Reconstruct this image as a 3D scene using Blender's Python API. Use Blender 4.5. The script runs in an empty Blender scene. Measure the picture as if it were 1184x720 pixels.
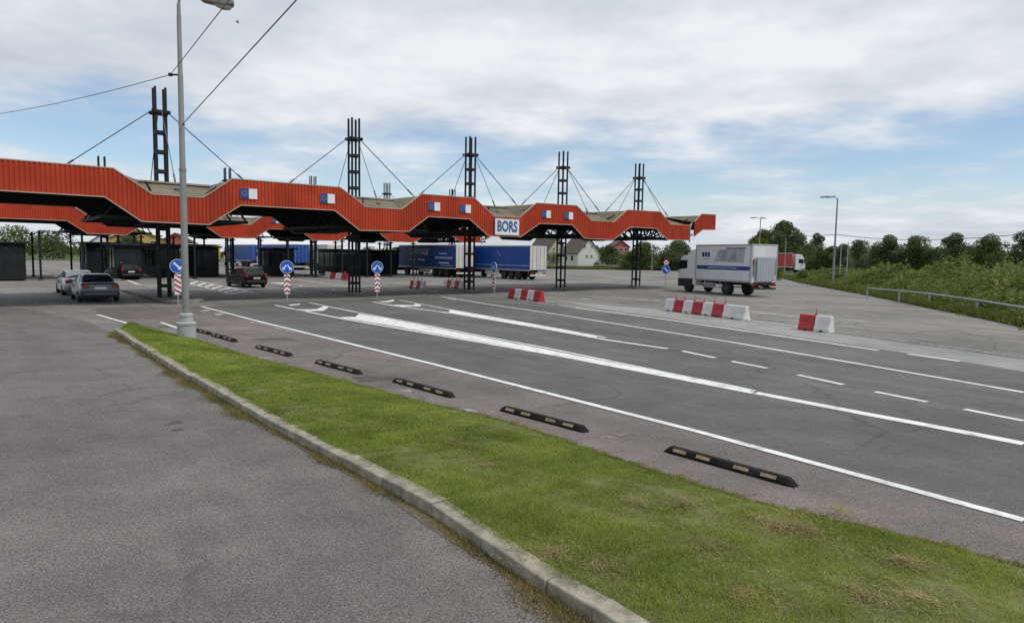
import bpy, bmesh, math, random
import numpy as np
from mathutils import Vector, Matrix

random.seed(7)
rng = np.random.default_rng(7)
SC = bpy.context.scene
COL = SC.collection
R = math.radians
PI = math.pi

# ------------------------------------------------------------------ camera
F, CAMH, CX, CY = 760.0, 2.7, 592.0, 360.0
_th = math.atan(64 / F)
_fw = Vector((0, math.cos(_th), -math.sin(_th)))
_r0 = Vector((1, 0, 0))
_u0 = _r0.cross(_fw)
_c, _s = math.cos(R(0.98)), math.sin(R(0.98))
_rt = _c * _r0 + _s * _u0
_up = _c * _u0 - _s * _r0
EYE = Vector((0, 0, CAMH))


def ray(px, py):
    return (_fw * F + _rt * (px - CX) - _up * (py - CY)).normalized()


def gp(px, py, z=0.0):
    """survey point: where the sight line of a photo pixel meets height z"""
    d = ray(px, py)
    return EYE + d * ((z - CAMH) / d.z)


def at(px, py, Y):
    """survey point at a known distance Y"""
    d = ray(px, py)
    return EYE + d * (Y / d.y)


cam_d = bpy.data.cameras.new('camera')
cam = bpy.data.objects.new('camera', cam_d)
COL.objects.link(cam)
cam.matrix_world = Matrix((
    (_rt.x, _up.x, -_fw.x, 0), (_rt.y, _up.y, -_fw.y, 0), (_rt.z, _up.z, -_fw.z, CAMH), (0, 0, 0, 1)))
cam_d.sensor_fit = 'HORIZONTAL'
cam_d.sensor_width = 36
cam_d.lens = F / 1184 * 36
cam_d.clip_start = 0.1
cam_d.clip_end = 5000
SC.camera = cam

# ------------------------------------------------------------------ materials
def new_mat(name):
    m = bpy.data.materials.new(name)
    m.use_nodes = True
    nt = m.node_tree
    b = nt.nodes['Principled BSDF']
    return m, nt, b


def ramp(nt, fac, stops):
    r = nt.nodes.new('ShaderNodeValToRGB')
    el = r.color_ramp.elements
    el[0].position, el[0].color = stops[0][0], (*stops[0][1], 1)
    el[1].position, el[1].color = stops[-1][0], (*stops[-1][1], 1)
    for p, c in stops[1:-1]:
        e = el.new(p)
        e.color = (*c, 1)
    nt.links.new(fac, r.inputs[0])
    return r.outputs[0]


def noise(nt, co, scale, detail=4, rough=0.55, sx=None):
    if sx:
        mp = nt.nodes.new('ShaderNodeMapping')
        mp.inputs['Scale'].default_value = sx
        nt.links.new(co, mp.inputs[0])
        co = mp.outputs[0]
    n = nt.nodes.new('ShaderNodeTexNoise')
    n.inputs['Scale'].default_value = scale
    n.inputs['Detail'].default_value = detail
    n.inputs['Roughness'].default_value = rough
    nt.links.new(co, n.inputs['Vector'])
    return n.outputs[0]


def mixc(nt, fac, a, b, mode='MIX'):
    m = nt.nodes.new('ShaderNodeMix')
    m.data_type = 'RGBA'
    m.blend_type = mode
    for sock, v in ((m.inputs[0], fac), (m.inputs[6], a), (m.inputs[7], b)):
        if isinstance(v, (int, float)):
            sock.default_value = v
        elif isinstance(v, (tuple, list)):
            sock.default_value = (*v, 1)
        else:
            nt.links.new(v, sock)
    return m.outputs[2]


def coords(nt, kind='Object'):
    if kind == 'Position':
        return nt.nodes.new('ShaderNodeNewGeometry').outputs['Position']
    return nt.nodes.new('ShaderNodeTexCoord').outputs[kind]


def bump(nt, b, h, strength=0.3, dist=0.01):
    n = nt.nodes.new('ShaderNodeBump')
    n.inputs['Strength'].default_value = strength
    n.inputs['Distance'].default_value = dist
    nt.links.new(h, n.inputs['Height'])
    nt.links.new(n.outputs[0], b.inputs['Normal'])


def mat(name, c, rough=0.5, metal=0.0, var=0.25, scale=3.0, dirt=None, coat=0.0, spec=None, kind='Object'):
    """paint, metal or plastic with a little mottling and grime of its own"""
    m, nt, b = new_mat(name)
    co = coords(nt, kind)
    n1 = noise(nt, co, scale, 5, 0.6)
    lo = tuple(x * (1 - var) for x in c)
    hi = tuple(min(1, x * (1 + var * 0.6)) for x in c)
    col = ramp(nt, n1, [(0.3, lo), (0.7, hi)])
    if dirt:
        n2 = noise(nt, co, scale * 0.45, 6, 0.7, (1, 1, 0.35))
        f = ramp(nt, n2, [(0.48, (0, 0, 0)), (0.75, (dirt[1],) * 3)])
        col = mixc(nt, f, col, dirt[0])
    nt.links.new(col, b.inputs['Base Color'])
    rr = ramp(nt, noise(nt, co, scale * 2.3, 3), [(0.3, (max(0, rough - .1),) * 3), (0.7, (min(1, rough + .1),) * 3)])
    nt.links.new(rr, b.inputs['Roughness'])
    b.inputs['Metallic'].default_value = metal
    if coat:
        b.inputs['Coat Weight'].default_value = coat
        b.inputs['Coat Roughness'].default_value = 0.08
    if spec is not None:
        b.inputs['Specular IOR Level'].default_value = spec
    return m


def asphalt(name, c, tint, crack=0.5, patch=0.35, speck=0.5, streak=0.0, fs_scale=60):
    m, nt, b = new_mat(name)
    co = coords(nt, 'Position')
    big = noise(nt, co, 0.16, 6, 0.6)
    mid = noise(nt, co, 1.1, 6, 0.65)
    fine = noise(nt, co, fs_scale, 4, 0.75)
    fine2 = noise(nt, co, 130, 2, 0.7)
    col = ramp(nt, big, [(0.3, tuple(x * (1 - patch) for x in c)), (0.7, tuple(x * (1 + patch * .6) for x in tint))])
    md = ramp(nt, mid, [(0.25, (0.78,) * 3), (0.8, (1.18,) * 3)])
    col = mixc(nt, 1.0, col, md, 'MULTIPLY')
    if streak:
        # polished wheel paths along the lanes
        def dot(v):
            d_ = nt.nodes.new('ShaderNodeVectorMath')
            d_.operation = 'DOT_PRODUCT'
            nt.links.new(co, d_.inputs[0])
            d_.inputs[1].default_value = v
            return d_.outputs['Value']
        cb_ = nt.nodes.new('ShaderNodeCombineXYZ')
        nt.links.new(dot((0.634 * 0.05, -0.773 * 0.05, 0)), cb_.inputs[0])
        nt.links.new(dot((0.773 * 1.1, 0.634 * 1.1, 0)), cb_.inputs[1])
        stn = noise(nt, cb_.outputs[0], 1.0, 5, 0.6)
        col = mixc(nt, 1.0, col, ramp(nt, stn, [(0.3, (1 - streak,) * 3), (0.7, (1 + streak,) * 3)]), 'MULTIPLY')
    fs = ramp(nt, fine, [(0.30, (1 - speck,) * 3), (0.5, (1.0,) * 3), (0.62, (1 + speck * 0.7,) * 3), (0.72, (1 + speck * 2.0,) * 3)])
    col = mixc(nt, 1.0, col, fs, 'MULTIPLY')
    # cracks and tar seams
    wob = noise(nt, co, 0.9, 4)
    wv = nt.nodes.new('ShaderNodeVectorMath')
    wv.operation = 'MULTIPLY_ADD'
    nt.links.new(wob, wv.inputs[0])
    wv.inputs[1].default_value = (1.6, 1.6, 0)
    nt.links.new(co, wv.inputs[2])
    v = nt.nodes.new('ShaderNodeTexVoronoi')
    v.feature = 'DISTANCE_TO_EDGE'
    v.inputs['Scale'].default_value = 0.28
    nt.links.new(wv.outputs[0], v.inputs['Vector'])
    ck = ramp(nt, v.outputs['Distance'], [(0.0, (1,) * 3), (0.006, (0.8,) * 3), (0.016, (0,) * 3)])
    gate = ramp(nt, noise(nt, co, 0.22, 3), [(0.46, (0,) * 3), (0.6, (crack,) * 3)])
    ckf = mixc(nt, 1.0, ck, gate, 'MULTIPLY')
    col = mixc(nt, ckf, col, tuple(x * 0.4 for x in c))
    # small oil spots
    sp = ramp(nt, noise(nt, co, 2.1, 2, 0.4), [(0.70, (0,) * 3), (0.78, (0.35,) * 3)])
    col = mixc(nt, sp, col, tuple(x * 0.5 for x in c))
    nt.links.new(col, b.inputs['Base Color'])
    b.inputs['Roughness'].default_value = 0.88
    b.inputs['Specular IOR Level'].default_value = 0.3
    bump(nt, b, fine2, 0.5, 0.006)
    return m


def glass_dark(name, c=(0.012, 0.015, 0.018)):
    m, nt, b = new_mat(name)
    n = noise(nt, coords(nt), 2.0, 2)
    nt.links.new(ramp(nt, n, [(0.3, c), (0.7, tuple(x * 1.8 for x in c))]), b.inputs['Base Color'])
    b.inputs['Roughness'].default_value = 0.1
    b.inputs['Specular IOR Level'].default_value = 0.25
    return m


def paint_line(name):
    m, nt, b = new_mat(name)
    co = coords(nt, 'Position')
    w = noise(nt, co, 3.5, 8, 0.75)
    f = ramp(nt, w, [(0.34, (0.85,) * 3), (0.50, (0.0,) * 3)])
    mid = ramp(nt, noise(nt, co, 0.7, 4), [(0.3, (0.64, 0.645, 0.64)), (0.7, (0.82, 0.82, 0.81))])
    col = mixc(nt, f, mid, (0.30, 0.30, 0.295))
    nt.links.new(col, b.inputs['Base Color'])
    b.inputs['Roughness'].default_value = 0.7
    return m


def paint_worn(name, c=(0.5, 0.5, 0.49), base=(0.12, 0.118, 0.115), cut=0.5):
    m, nt, b = new_mat(name)
    co = coords(nt, 'Position')
    w = noise(nt, co, 5.0, 8, 0.8)
    f = ramp(nt, w, [(cut - .06, (0.0,) * 3), (cut + .08, (1.0,) * 3)])
    nt.links.new(mixc(nt, f, base, c), b.inputs['Base Color'])
    b.inputs['Roughness'].default_value = 0.8
    return m


def foliage(name, a, bcol, c, scale=0.35):
    m, nt, b = new_mat(name)
    geo = nt.nodes.new('ShaderNodeNewGeometry')
    col = ramp(nt, geo.outputs['Random Per Island'], [(0.0, a), (0.55, bcol), (1.0, c)])
    n = noise(nt, geo.outputs['Position'], scale, 4)
    col = mixc(nt, 1.0, col, ramp(nt, n, [(0.3, (0.65, 0.7, 0.6)), (0.7, (1.3, 1.25, 1.1))]), 'MULTIPLY')
    nt.links.new(col, b.inputs['Base Color'])
    b.inputs['Roughness'].default_value = 0.65
    b.inputs['Specular IOR Level'].default_value = 0.25
    tr = nt.nodes.new('ShaderNodeBsdfTranslucent')
    nt.links.new(col, tr.inputs[0])
    mx = nt.nodes.new('ShaderNodeMixShader')
    mx.inputs[0].default_value = 0.5
    nt.links.new(b.outputs[0], mx.inputs[1])
    nt.links.new(tr.outputs[0], mx.inputs[2])
    nt.links.new(mx.outputs[0], nt.nodes['Material Output'].inputs[0])
    return m


M = {}
M['walk'] = asphalt('walkway asphalt', (0.132, 0.123, 0.119), (0.168, 0.156, 0.151), 0.5, 0.2, 0.8, 0.10, 58)
M['road'] = asphalt('dark lane asphalt', (0.108, 0.107, 0.103), (0.136, 0.133, 0.127), 0.5, 0.18, 0.5, 0.14)
M['apron'] = asphalt('old apron asphalt', (0.175, 0.168, 0.158), (0.225, 0.213, 0.198), 0.6, 0.22, 0.35, 0.14)
M['shoulder'] = asphalt('shoulder asphalt', (0.135, 0.121, 0.115), (0.178, 0.158, 0.150), 0.9, 0.28, 0.7, 0.1)
M['stain'] = asphalt('stained asphalt', (0.085, 0.079, 0.075), (0.11, 0.102, 0.098), 0.2, 0.2, 0.7, 0.0, 48)
M['pale'] = asphalt('pale concrete strip', (0.25, 0.25, 0.245), (0.30, 0.298, 0.29), 0.3, 0.15, 0.25)
M['line'] = paint_line('white road paint')
M['worn'] = paint_worn('worn road paint')
M['faint'] = paint_worn('faint road paint', (0.26, 0.24, 0.235), (0.162, 0.147, 0.145), 0.55)
M['oldyellow'] = paint_worn('old yellow paint', (0.34, 0.26, 0.14), (0.162, 0.147, 0.145), 0.52)
M['redmark'] = paint_worn('old red spray paint', (0.26, 0.14, 0.09), (0.162, 0.147, 0.145), 0.54)
M['concrete'] = mat('weathered kerb concrete', (0.31, 0.285, 0.225), 0.9, 0, 0.5, 5.0, ((0.10, 0.095, 0.065), 0.85), kind='Position')
_nt = M['concrete'].node_tree
bump(_nt, _nt.nodes['Principled BSDF'], noise(_nt, coords(_nt, 'Position'), 30, 6, 0.7), 0.6, 0.012)
M['kerbdark'] = mat('island kerb concrete', (0.22, 0.21, 0.19), 0.9, 0, 0.35, 2.0, ((0.09, 0.085, 0.07), 0.7), kind='Position')
M['soil'] = mat('dry verge soil', (0.13, 0.145, 0.045), 0.95, 0, 0.5, 5.0, ((0.16, 0.125, 0.07), 0.8), kind='Position')
M['field'] = mat('rough grass field', (0.075, 0.10, 0.03), 0.95, 0, 0.5, 0.3, ((0.16, 0.14, 0.08), 0.6), kind='Position')
M['blade'] = foliage('lawn grass', (0.195, 0.270, 0.042), (0.275, 0.360, 0.066), (0.44, 0.44, 0.17), 0.9)
M['dryblade'] = foliage('dry weeds', (0.15, 0.17, 0.045), (0.25, 0.20, 0.09), (0.38, 0.30, 0.17), 1.5)

M['bankgrass'] = foliage('bank grass', (0.07, 0.10, 0.025), (0.12, 0.15, 0.04), (0.22, 0.21, 0.08), 1.5)
# canopy
M['red'] = mat('red ribbed sheet', (0.455, 0.052, 0.020), 0.6, 0, 0.2, 1.1, ((0.27, 0.032, 0.015), 0.7), 0.0, 0.2)
_nt = M['red'].node_tree
_b = _nt.nodes['Principled BSDF']
_old = _b.inputs['Base Color'].links[0].from_socket
_sx = _nt.nodes.new('ShaderNodeSeparateXYZ')
_nt.links.new(coords(_nt), _sx.inputs[0])
_dv = _nt.nodes.new('ShaderNodeMath')
_dv.operation = 'DIVIDE'
_nt.links.new(_sx.outputs[0], _dv.inputs[0])
_dv.inputs[1].default_value = 1.08
_fl = _nt.nodes.new('ShaderNodeMath')
_fl.operation = 'FLOOR'
_nt.links.new(_dv.outputs[0], _fl.inputs[0])
_wn = _nt.nodes.new('ShaderNodeTexWhiteNoise')
_wn.noise_dimensions = '1D'
_nt.links.new(_fl.outputs[0], _wn.inputs['W'])
# each sheet of the cladding has weathered a little differently
_nt.links.new(mixc(_nt, 1.0, _old, ramp(_nt, _wn.outputs['Value'], [(0.0, (0.84, 0.86, 0.9)), (1.0, (1.06, 1.1, 1.15))]), 'MULTIPLY'), _b.inputs['Base Color'])
M['trim'] = mat('pale flashing', (0.44, 0.34, 0.26), 0.6, 0, 0.15, 2.0)
M['roof'] = mat('weathered roof sheet', (0.165, 0.14, 0.095), 0.85, 0, 0.35, 0.7, ((0.085, 0.075, 0.055), 0.7))
M['soffit'] = mat('shade-darkened soffit sheet', (0.022, 0.022, 0.022), 0.8, 0, 0.3, 0.8)  # shade under the roof is put into this near-black colour
M['steel'] = mat('dark blue green steel', (0.012, 0.018, 0.024), 0.6, 0.0, 0.3, 2.0, ((0.035, 0.028, 0.022), 0.4), 0.0, 0.25)
M['cable'] = mat('steel cable', (0.07, 0.075, 0.08), 0.5, 0.3, 0.1, 1.0)
M['signwhite'] = mat('white sign face', (0.72, 0.73, 0.75), 0.45, 0, 0.05, 2.0)
M['letters'] = mat('blue sign letters', (0.018, 0.11, 0.24), 0.5, 0, 0.1, 3.0)
M['flagblue'] = mat('flag blue', (0.02, 0.04, 0.19), 0.5, 0, 0.1, 3.0)
M['flagpale'] = mat('flag emblem pale', (0.30, 0.36, 0.50), 0.5, 0, 0.1, 3.0)
M['signblue'] = mat('road sign blue', (0.005, 0.10, 0.50), 0.35, 0, 0.06, 3.0)
M['signred'] = mat('road sign red', (0.36, 0.025, 0.03), 0.45, 0, 0.1, 3.0)
M['galv'] = mat('galvanised steel', (0.36, 0.38, 0.39), 0.55, 0.35, 0.2, 2.0, ((0.22, 0.22, 0.20), 0.5))
M['polegrey'] = mat('grey lamp pole paint', (0.25, 0.26, 0.255), 0.55, 0.2, 0.18, 1.5, ((0.16, 0.15, 0.13), 0.5))
M['lampbase'] = mat('pale grey base paint', (0.40, 0.42, 0.42), 0.6, 0.1, 0.15, 4.0, ((0.24, 0.24, 0.22), 0.6))
M['lamphead'] = mat('aged lamp housing', (0.20, 0.19, 0.19), 0.5, 0.1, 0.25, 5.0)
M['lampglass'] = mat('milky lamp bowl', (0.42, 0.40, 0.37), 0.25, 0, 0.2, 5.0)
M['rubber'] = mat('black rubber', (0.009, 0.008, 0.008), 0.75, 0, 0.3, 8.0, ((0.04, 0.032, 0.028), 0.5), 0.0, 0.2)
M['reflector'] = mat('dirty pale reflector', (0.32, 0.24, 0.14), 0.6, 0, 0.35, 12.0, ((0.12, 0.09, 0.06), 0.8), kind='Position')
M['barred'] = mat('red barrier plastic', (0.44, 0.022, 0.028), 0.5, 0, 0.22, 3.0, ((0.22, 0.05, 0.04), 0.5))
M['barwhite'] = mat('white barrier plastic', (0.66, 0.66, 0.64), 0.5, 0, 0.15, 3.0, ((0.34, 0.33, 0.30), 0.6))
# vehicles
M['carblack'] = mat('black car paint', (0.004, 0.004, 0.005), 0.45, 0, 0.2, 2.0, None, 0.0, 0.15)
M['cargrey'] = mat('dark grey blue car paint', (0.055, 0.065, 0.085), 0.3, 0.3, 0.15, 2.0, None, 0.8)
M['carsilver'] = mat('silver car paint', (0.42, 0.44, 0.46), 0.3, 0.4, 0.1, 2.0, None, 0.8)
M['carwhite'] = mat('white van paint', (0.62, 0.63, 0.63), 0.35, 0, 0.1, 2.0, None, 0.6)
M['glass'] = glass_dark('tinted glass')
M['tyre'] = mat('tyre rubber', (0.012, 0.012, 0.012), 0.8, 0, 0.3, 8.0)
M['rim'] = mat('wheel rim', (0.18, 0.185, 0.19), 0.4, 0.6, 0.25, 6.0)
M['taillight'] = mat('tail lamp red', (0.30, 0.012, 0.012), 0.2, 0, 0.15, 6.0, None, 0.5)
M['plate'] = mat('number plate', (0.62, 0.62, 0.60), 0.5, 0, 0.1, 6.0)
M['blackplastic'] = mat('black plastic', (0.016, 0.016, 0.017), 0.6, 0, 0.3, 5.0)
M['curtain'] = mat('blue tarpaulin', (0.014, 0.052, 0.23), 0.55, 0, 0.3, 0.9, ((0.02, 0.03, 0.09), 0.5))
M['curtain2'] = mat('bright blue tarpaulin', (0.008, 0.068, 0.30), 0.5, 0, 0.25, 0.9)
M['curtainred'] = mat('red tarpaulin', (0.34, 0.035, 0.035), 0.55, 0, 0.25, 0.9)
M['curtainyellow'] = mat('yellow tarpaulin', (0.50, 0.38, 0.05), 0.55, 0, 0.25, 0.9)
M['boxwhite'] = mat('grey white box body', (0.66, 0.67, 0.68), 0.45, 0, 0.08, 0.8, ((0.48, 0.48, 0.475), 0.6))
M['boxrear'] = mat('white shutter door', (0.66, 0.67, 0.68), 0.5, 0, 0.10, 1.2, ((0.34, 0.34, 0.34), 0.5))
M['lift'] = mat('aluminium tail lift', (0.40, 0.42, 0.47), 0.5, 0.25, 0.12, 1.2)
M['alu'] = mat('aluminium trim', (0.45, 0.46, 0.47), 0.45, 0.4, 0.1, 3.0)
M['stripe'] = mat('blue stripe vinyl', (0.010, 0.055, 0.22), 0.45, 0, 0.1, 2.0)
M['navy'] = mat('navy logo vinyl', (0.02, 0.03, 0.12), 0.5, 0, 0.1, 2.0)
M['script'] = mat('pale blue lettering', (0.52, 0.57, 0.68), 0.5, 0, 0.1, 2.0)
M['smudge'] = mat('faded picture vinyl', (0.33, 0.37, 0.39), 0.5, 0, 0.4, 1.6, ((0.50, 0.51, 0.52), 1.0))
M['trailerdoor'] = mat('white trailer door', (0.62, 0.61, 0.57), 0.5, 0, 0.12, 1.2, ((0.40, 0.37, 0.32), 0.5))
M['cabwhite'] = mat('white cab paint', (0.74, 0.75, 0.76), 0.4, 0, 0.08, 1.5, None, 0.4)
M['cabdark'] = mat('dark cab paint', (0.03, 0.03, 0.035), 0.4, 0, 0.2, 1.5, None, 0.4)
# buildings, booths
M['boothdark'] = mat('dark shaded booth panel', (0.016, 0.017, 0.018), 0.7, 0, 0.3, 1.5, None, 0.0, 0.2)  # dark panels, with the canopy shade put into the colour too
M['render'] = mat('white house render', (0.62, 0.62, 0.59), 0.85, 0, 0.12, 0.5, ((0.45, 0.44, 0.40), 0.4))
M['cream'] = mat('cream render', (0.42, 0.38, 0.30), 0.85, 0, 0.15, 0.5)
M['yellowwall'] = mat('ochre render', (0.46, 0.33, 0.10), 0.85, 0, 0.2, 0.5)
M['redwall'] = mat('brick red render', (0.40, 0.10, 0.07), 0.85, 0, 0.2, 0.5)
M['tiles'] = mat('brown roof tiles', (0.11, 0.085, 0.070), 0.9, 0, 0.35, 1.2, ((0.06, 0.05, 0.045), 0.6))
M['greyroof'] = mat('grey sheet roof', (0.24, 0.24, 0.235), 0.8, 0, 0.2, 0.8)
M['bark'] = mat('tree bark', (0.085, 0.065, 0.045), 0.95, 0, 0.4, 4.0)
LEAF = [
    foliage('mid green leaves', (0.075, 0.110, 0.036), (0.120, 0.160, 0.055), (0.185, 0.22, 0.085)),
    foliage('dark green leaves', (0.066, 0.098, 0.048), (0.105, 0.142, 0.068), (0.16, 0.195, 0.095)),
    foliage('yellow green leaves', (0.085, 0.115, 0.014), (0.14, 0.165, 0.022), (0.20, 0.21, 0.04)),
    foliage('grey green leaves', (0.100, 0.126, 0.075), (0.145, 0.172, 0.100), (0.21, 0.23, 0.145)),
    foliage('bush leaves', (0.105, 0.142, 0.036), (0.170, 0.212, 0.060), (0.26, 0.285, 0.11)),
]


# ------------------------------------------------------------------ mesh helpers
class MB:
    def __init__(self):
        self.v, self.f = [], []

    def add(self, vs, fs):
        o = len(self.v)
        self.v += [tuple(p) for p in vs]
        self.f += [tuple(i + o for i in f) for f in fs]
        return self

    def box(self, c, s, rot=None):
        x, y, z = (k / 2 for k in s)
        vs = [Vector((a * x, b * y, d * z)) for d in (-1, 1) for b in (-1, 1) for a in (-1, 1)]
        if rot is not None:
            vs = [rot @ p for p in vs]
        c = Vector(c)
        return self.add([p + c for p in vs], [(0, 2, 3, 1), (4, 5, 7, 6), (0, 1, 5, 4), (2, 6, 7, 3), (0, 4, 6, 2), (1, 3, 7, 5)])

    def bar(self, a, b, w, h=None):
        """square bar from a to b"""
        a, b = Vector(a), Vector(b)
        h = h or w
        d = b - a
        L = d.length
        q = d.to_track_quat('Z', 'Y').to_matrix()
        return self.box((a + b) / 2, (w, h, L), q)

    def cyl(self, a, b, r0, r1=None, n=12, cap=True):
        a, b = Vector(a), Vector(b)
        r1 = r0 if r1 is None else r1
        q = (b - a).to_track_quat('Z', 'Y').to_matrix()
        vs, fs = [], []
        for p, r in ((a, r0), (b, r1)):
            for i in range(n):
                t = 2 * PI * i / n
                vs.append(p + q @ Vector((r * math.cos(t), r * math.sin(t), 0)))
        for i in range(n):
            j = (i + 1) % n
            fs.append((i, j, n + j, n + i))
        if cap:
            fs.append(tuple(range(n - 1, -1, -1)))
            fs.append(tuple(range(n, 2 * n)))
        return self.add(vs, fs)

    def tube(self, pts, r, n=6):
        pts = [Vector(p) for p in pts]
        vs, fs = [], []
        for k, p in enumerate(pts):
            d = (pts[min(k + 1, len(pts) - 1)] - pts[max(k - 1, 0)])
            q = d.to_track_quat('Z', 'Y').to_matrix()
            rr = r[k] if isinstance(r, (list, tuple)) else r
            for i in range(n):
                t = 2 * PI * i / n
                vs.append(p + q @ Vector((rr * math.cos(t), rr * math.sin(t), 0)))
        for k in range(len(pts) - 1):
            for i in range(n):
                j = (i + 1) % n
                fs.append((k * n + i, k * n + j, (k + 1) * n + j, (k + 1) * n + i))
        fs.append(tuple(range(n - 1, -1, -1)))
        fs.append(tuple(range((len(pts) - 1) * n, len(pts) * n)))
        return self.add(vs, fs)

    def loft(self, rings, cap=True):
        n = len(rings[0])
        vs = [p for r in rings for p in r]
        fs = []
        for k in range(len(rings) - 1):
            for i in range(n):
                j = (i + 1) % n
                fs.append((k * n + i, k * n + j, (k + 1) * n + j, (k + 1) * n + i))
        if cap:
            fs.append(tuple(range(n - 1, -1, -1)))
            fs.append(tuple(range((len(rings) - 1) * n, len(rings) * n)))
        return self.add(vs, fs)

    def prism(self, poly, axis, a, b):
        """2-D polygon pushed along an axis ('x': poly is (y,z); 'y': (x,z); 'z': (x,y))"""
        def P(u, w, t):
            return {'x': (t, u, w), 'y': (u, t, w), 'z': (u, w, t)}[axis]
        n = len(poly)
        vs = [P(u, w, a) for u, w in poly] + [P(u, w, b) for u, w in poly]
        fs = [(i, (i + 1) % n, n + (i + 1) % n, n + i) for i in range(n)]
        fs += [tuple(range(n - 1, -1, -1)), tuple(range(n, 2 * n))]
        return self.add(vs, fs)

    def lathe(self, prof, axis_o, n=24, axis='z'):
        o = Vector(axis_o)
        vs, fs = [], []
        for r, h in prof:
            for i in range(n):
                t = 2 * PI * i / n
                if axis == 'z':
                    vs.append(o + Vector((r * math.cos(t), r * math.sin(t), h)))
                else:
                    vs.append(o + Vector((h, r * math.cos(t), r * math.sin(t))))
        for k in range(len(prof) - 1):
            for i in range(n):
                j = (i + 1) % n
                fs.append((k * n + i, k * n + j, (k + 1) * n + j, (k + 1) * n + i))
        fs.append(tuple(range(n - 1, -1, -1)))
        fs.append(tuple(range((len(prof) - 1) * n, len(prof) * n)))
        return self.add(vs, fs)

    def ring(self, r0, r1, y0, y1, zc, n=28):
        """flat ring facing -Y"""
        vs, fs = [], []
        for r, y in ((r0, y0), (r1, y0), (r1, y1), (r0, y1)):
            for i in range(n):
                t = 2 * PI * i / n
                vs.append((r * math.cos(t), y, zc + r * math.sin(t)))
        for k in range(4):
            for i in range(n):
                j = (i + 1) % n
                fs.append((k * n + i, k * n + j, ((k + 1) % 4) * n + j, ((k + 1) % 4) * n + i))
        return self.add(vs, fs)

    def mesh(self, name, m, bevel=0.0, smooth=False, seg=1):
        me = bpy.data.meshes.new(name)
        me.from_pydata(self.v, [], self.f)
        bm = bmesh.new()
        bm.from_mesh(me)
        bmesh.ops.recalc_face_normals(bm, faces=bm.faces[:])
        if bevel:
            es = [e for e in bm.edges if len(e.link_faces) == 2 and e.calc_face_angle(0) > 0.5]
            bmesh.ops.bevel(bm, geom=es, offset=bevel, segments=seg, profile=0.6, affect='EDGES', clamp_overlap=True)
        bm.to_mesh(me)
        bm.free()
        me.materials.append(m)
        if smooth:
            me.polygons.foreach_set('use_smooth', [True] * len(me.polygons))
            me.set_sharp_from_angle(angle=R(38))
        me.update()
        return me

    def build(self, name, m, parent=None, bevel=0.0, smooth=False, seg=1):
        return link(name, self.mesh(name, m, bevel, smooth, seg), parent)


def link(name, data, parent=None):
    o = bpy.data.objects.new(name, data)
    COL.objects.link(o)
    if parent is not None:
        o.parent = parent
    return o


def tag(o, label=None, cat=None, group=None, kind=None):
    for k, v in (('label', label), ('category', cat), ('group', group), ('kind', kind)):
        if v:
            o[k] = v
    return o


def thing(name, label, cat, loc=(0, 0, 0), rz=0.0, group=None):
    o = link(name, None)
    o.location = loc
    o.rotation_euler = (0, 0, rz)
    return tag(o, label, cat, group)


def copy_tree(o, parent=None):
    c = o.copy()
    COL.objects.link(c)
    if parent is not None:
        c.parent = parent
    for ch in list(o.children):
        copy_tree(ch, c)
    return c


def rawmesh(name, verts, nper, m):
    """many separate faces of nper corners each (verts: n*nper x 3 array)"""
    me = bpy.data.meshes.new(name)
    nv = len(verts)
    nf = nv // nper
    me.vertices.add(nv)
    me.vertices.foreach_set('co', np.ascontiguousarray(verts, dtype=np.float32).ravel())
    me.loops.add(nv)
    me.loops.foreach_set('vertex_index', np.arange(nv, dtype=np.int32))
    me.polygons.add(nf)
    me.polygons.foreach_set('loop_start', np.arange(0, nv, nper, dtype=np.int32))
    me.polygons.foreach_set('loop_total', np.full(nf, nper, dtype=np.int32))
    me.materials.append(m)
    me.update(calc_edges=True)
    return me


def text_part(s, size, name, m, parent, loc, rot, sx=1.0, bold=0.0, ext=0.006):
    cu = bpy.data.curves.new(name + ' curve', 'FONT')
    cu.body = s
    cu.size = size
    cu.align_x, cu.align_y = 'CENTER', 'CENTER'
    cu.extrude = ext
    cu.offset = bold
    cu.resolution_u = 3
    tmp = bpy.data.objects.new(name + ' tmp', cu)
    COL.objects.link(tmp)
    dg = bpy.context.evaluated_depsgraph_get()
    me = bpy.data.meshes.new_from_object(tmp.evaluated_get(dg))
    bpy.data.objects.remove(tmp)
    me.name = name
    me.materials.clear()
    me.materials.append(m)
    o = link(name, me, parent)
    o.location = loc
    o.rotation_euler = rot
    o.scale = (sx, 1, 1)
    return o


# ------------------------------------------------------------------ world and sun
SUN_EL, SUN_AZ = R(58), R(115)      # azimuth from +Y towards +X: sun high, to the side and a little behind the viewer
w = bpy.data.worlds.new('World')
SC.world = w
w.use_nodes = True
nt = w.node_tree
bg = nt.nodes['Background']
sky = nt.nodes.new('ShaderNodeTexSky')
sky.sky_type = 'NISHITA'
sky.sun_disc = False
sky.sun_elevation = SUN_EL
sky.sun_rotation = SUN_AZ
sky.air_density, sky.dust_density, sky.ozone_density = 1.0, 0.5, 2.0
nt.links.new(sky.outputs[0], bg.inputs[0])
bg.inputs[1].default_value = 0.12
tc = nt.nodes.new('ShaderNodeTexCoord')
sep = nt.nodes.new('ShaderNodeSeparateXYZ')
nt.links.new(tc.outputs['Generated'], sep.inputs[0])


def wm(op, a, b=None, c=None):
    n = nt.nodes.new('ShaderNodeMath')
    n.operation = op
    for i, v in enumerate((a, b, c)):
        if v is None:
            continue
        if isinstance(v, (int, float)):
            n.inputs[i].default_value = v
        else:
            nt.links.new(v, n.inputs[i])
    return n.outputs[0]


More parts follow.
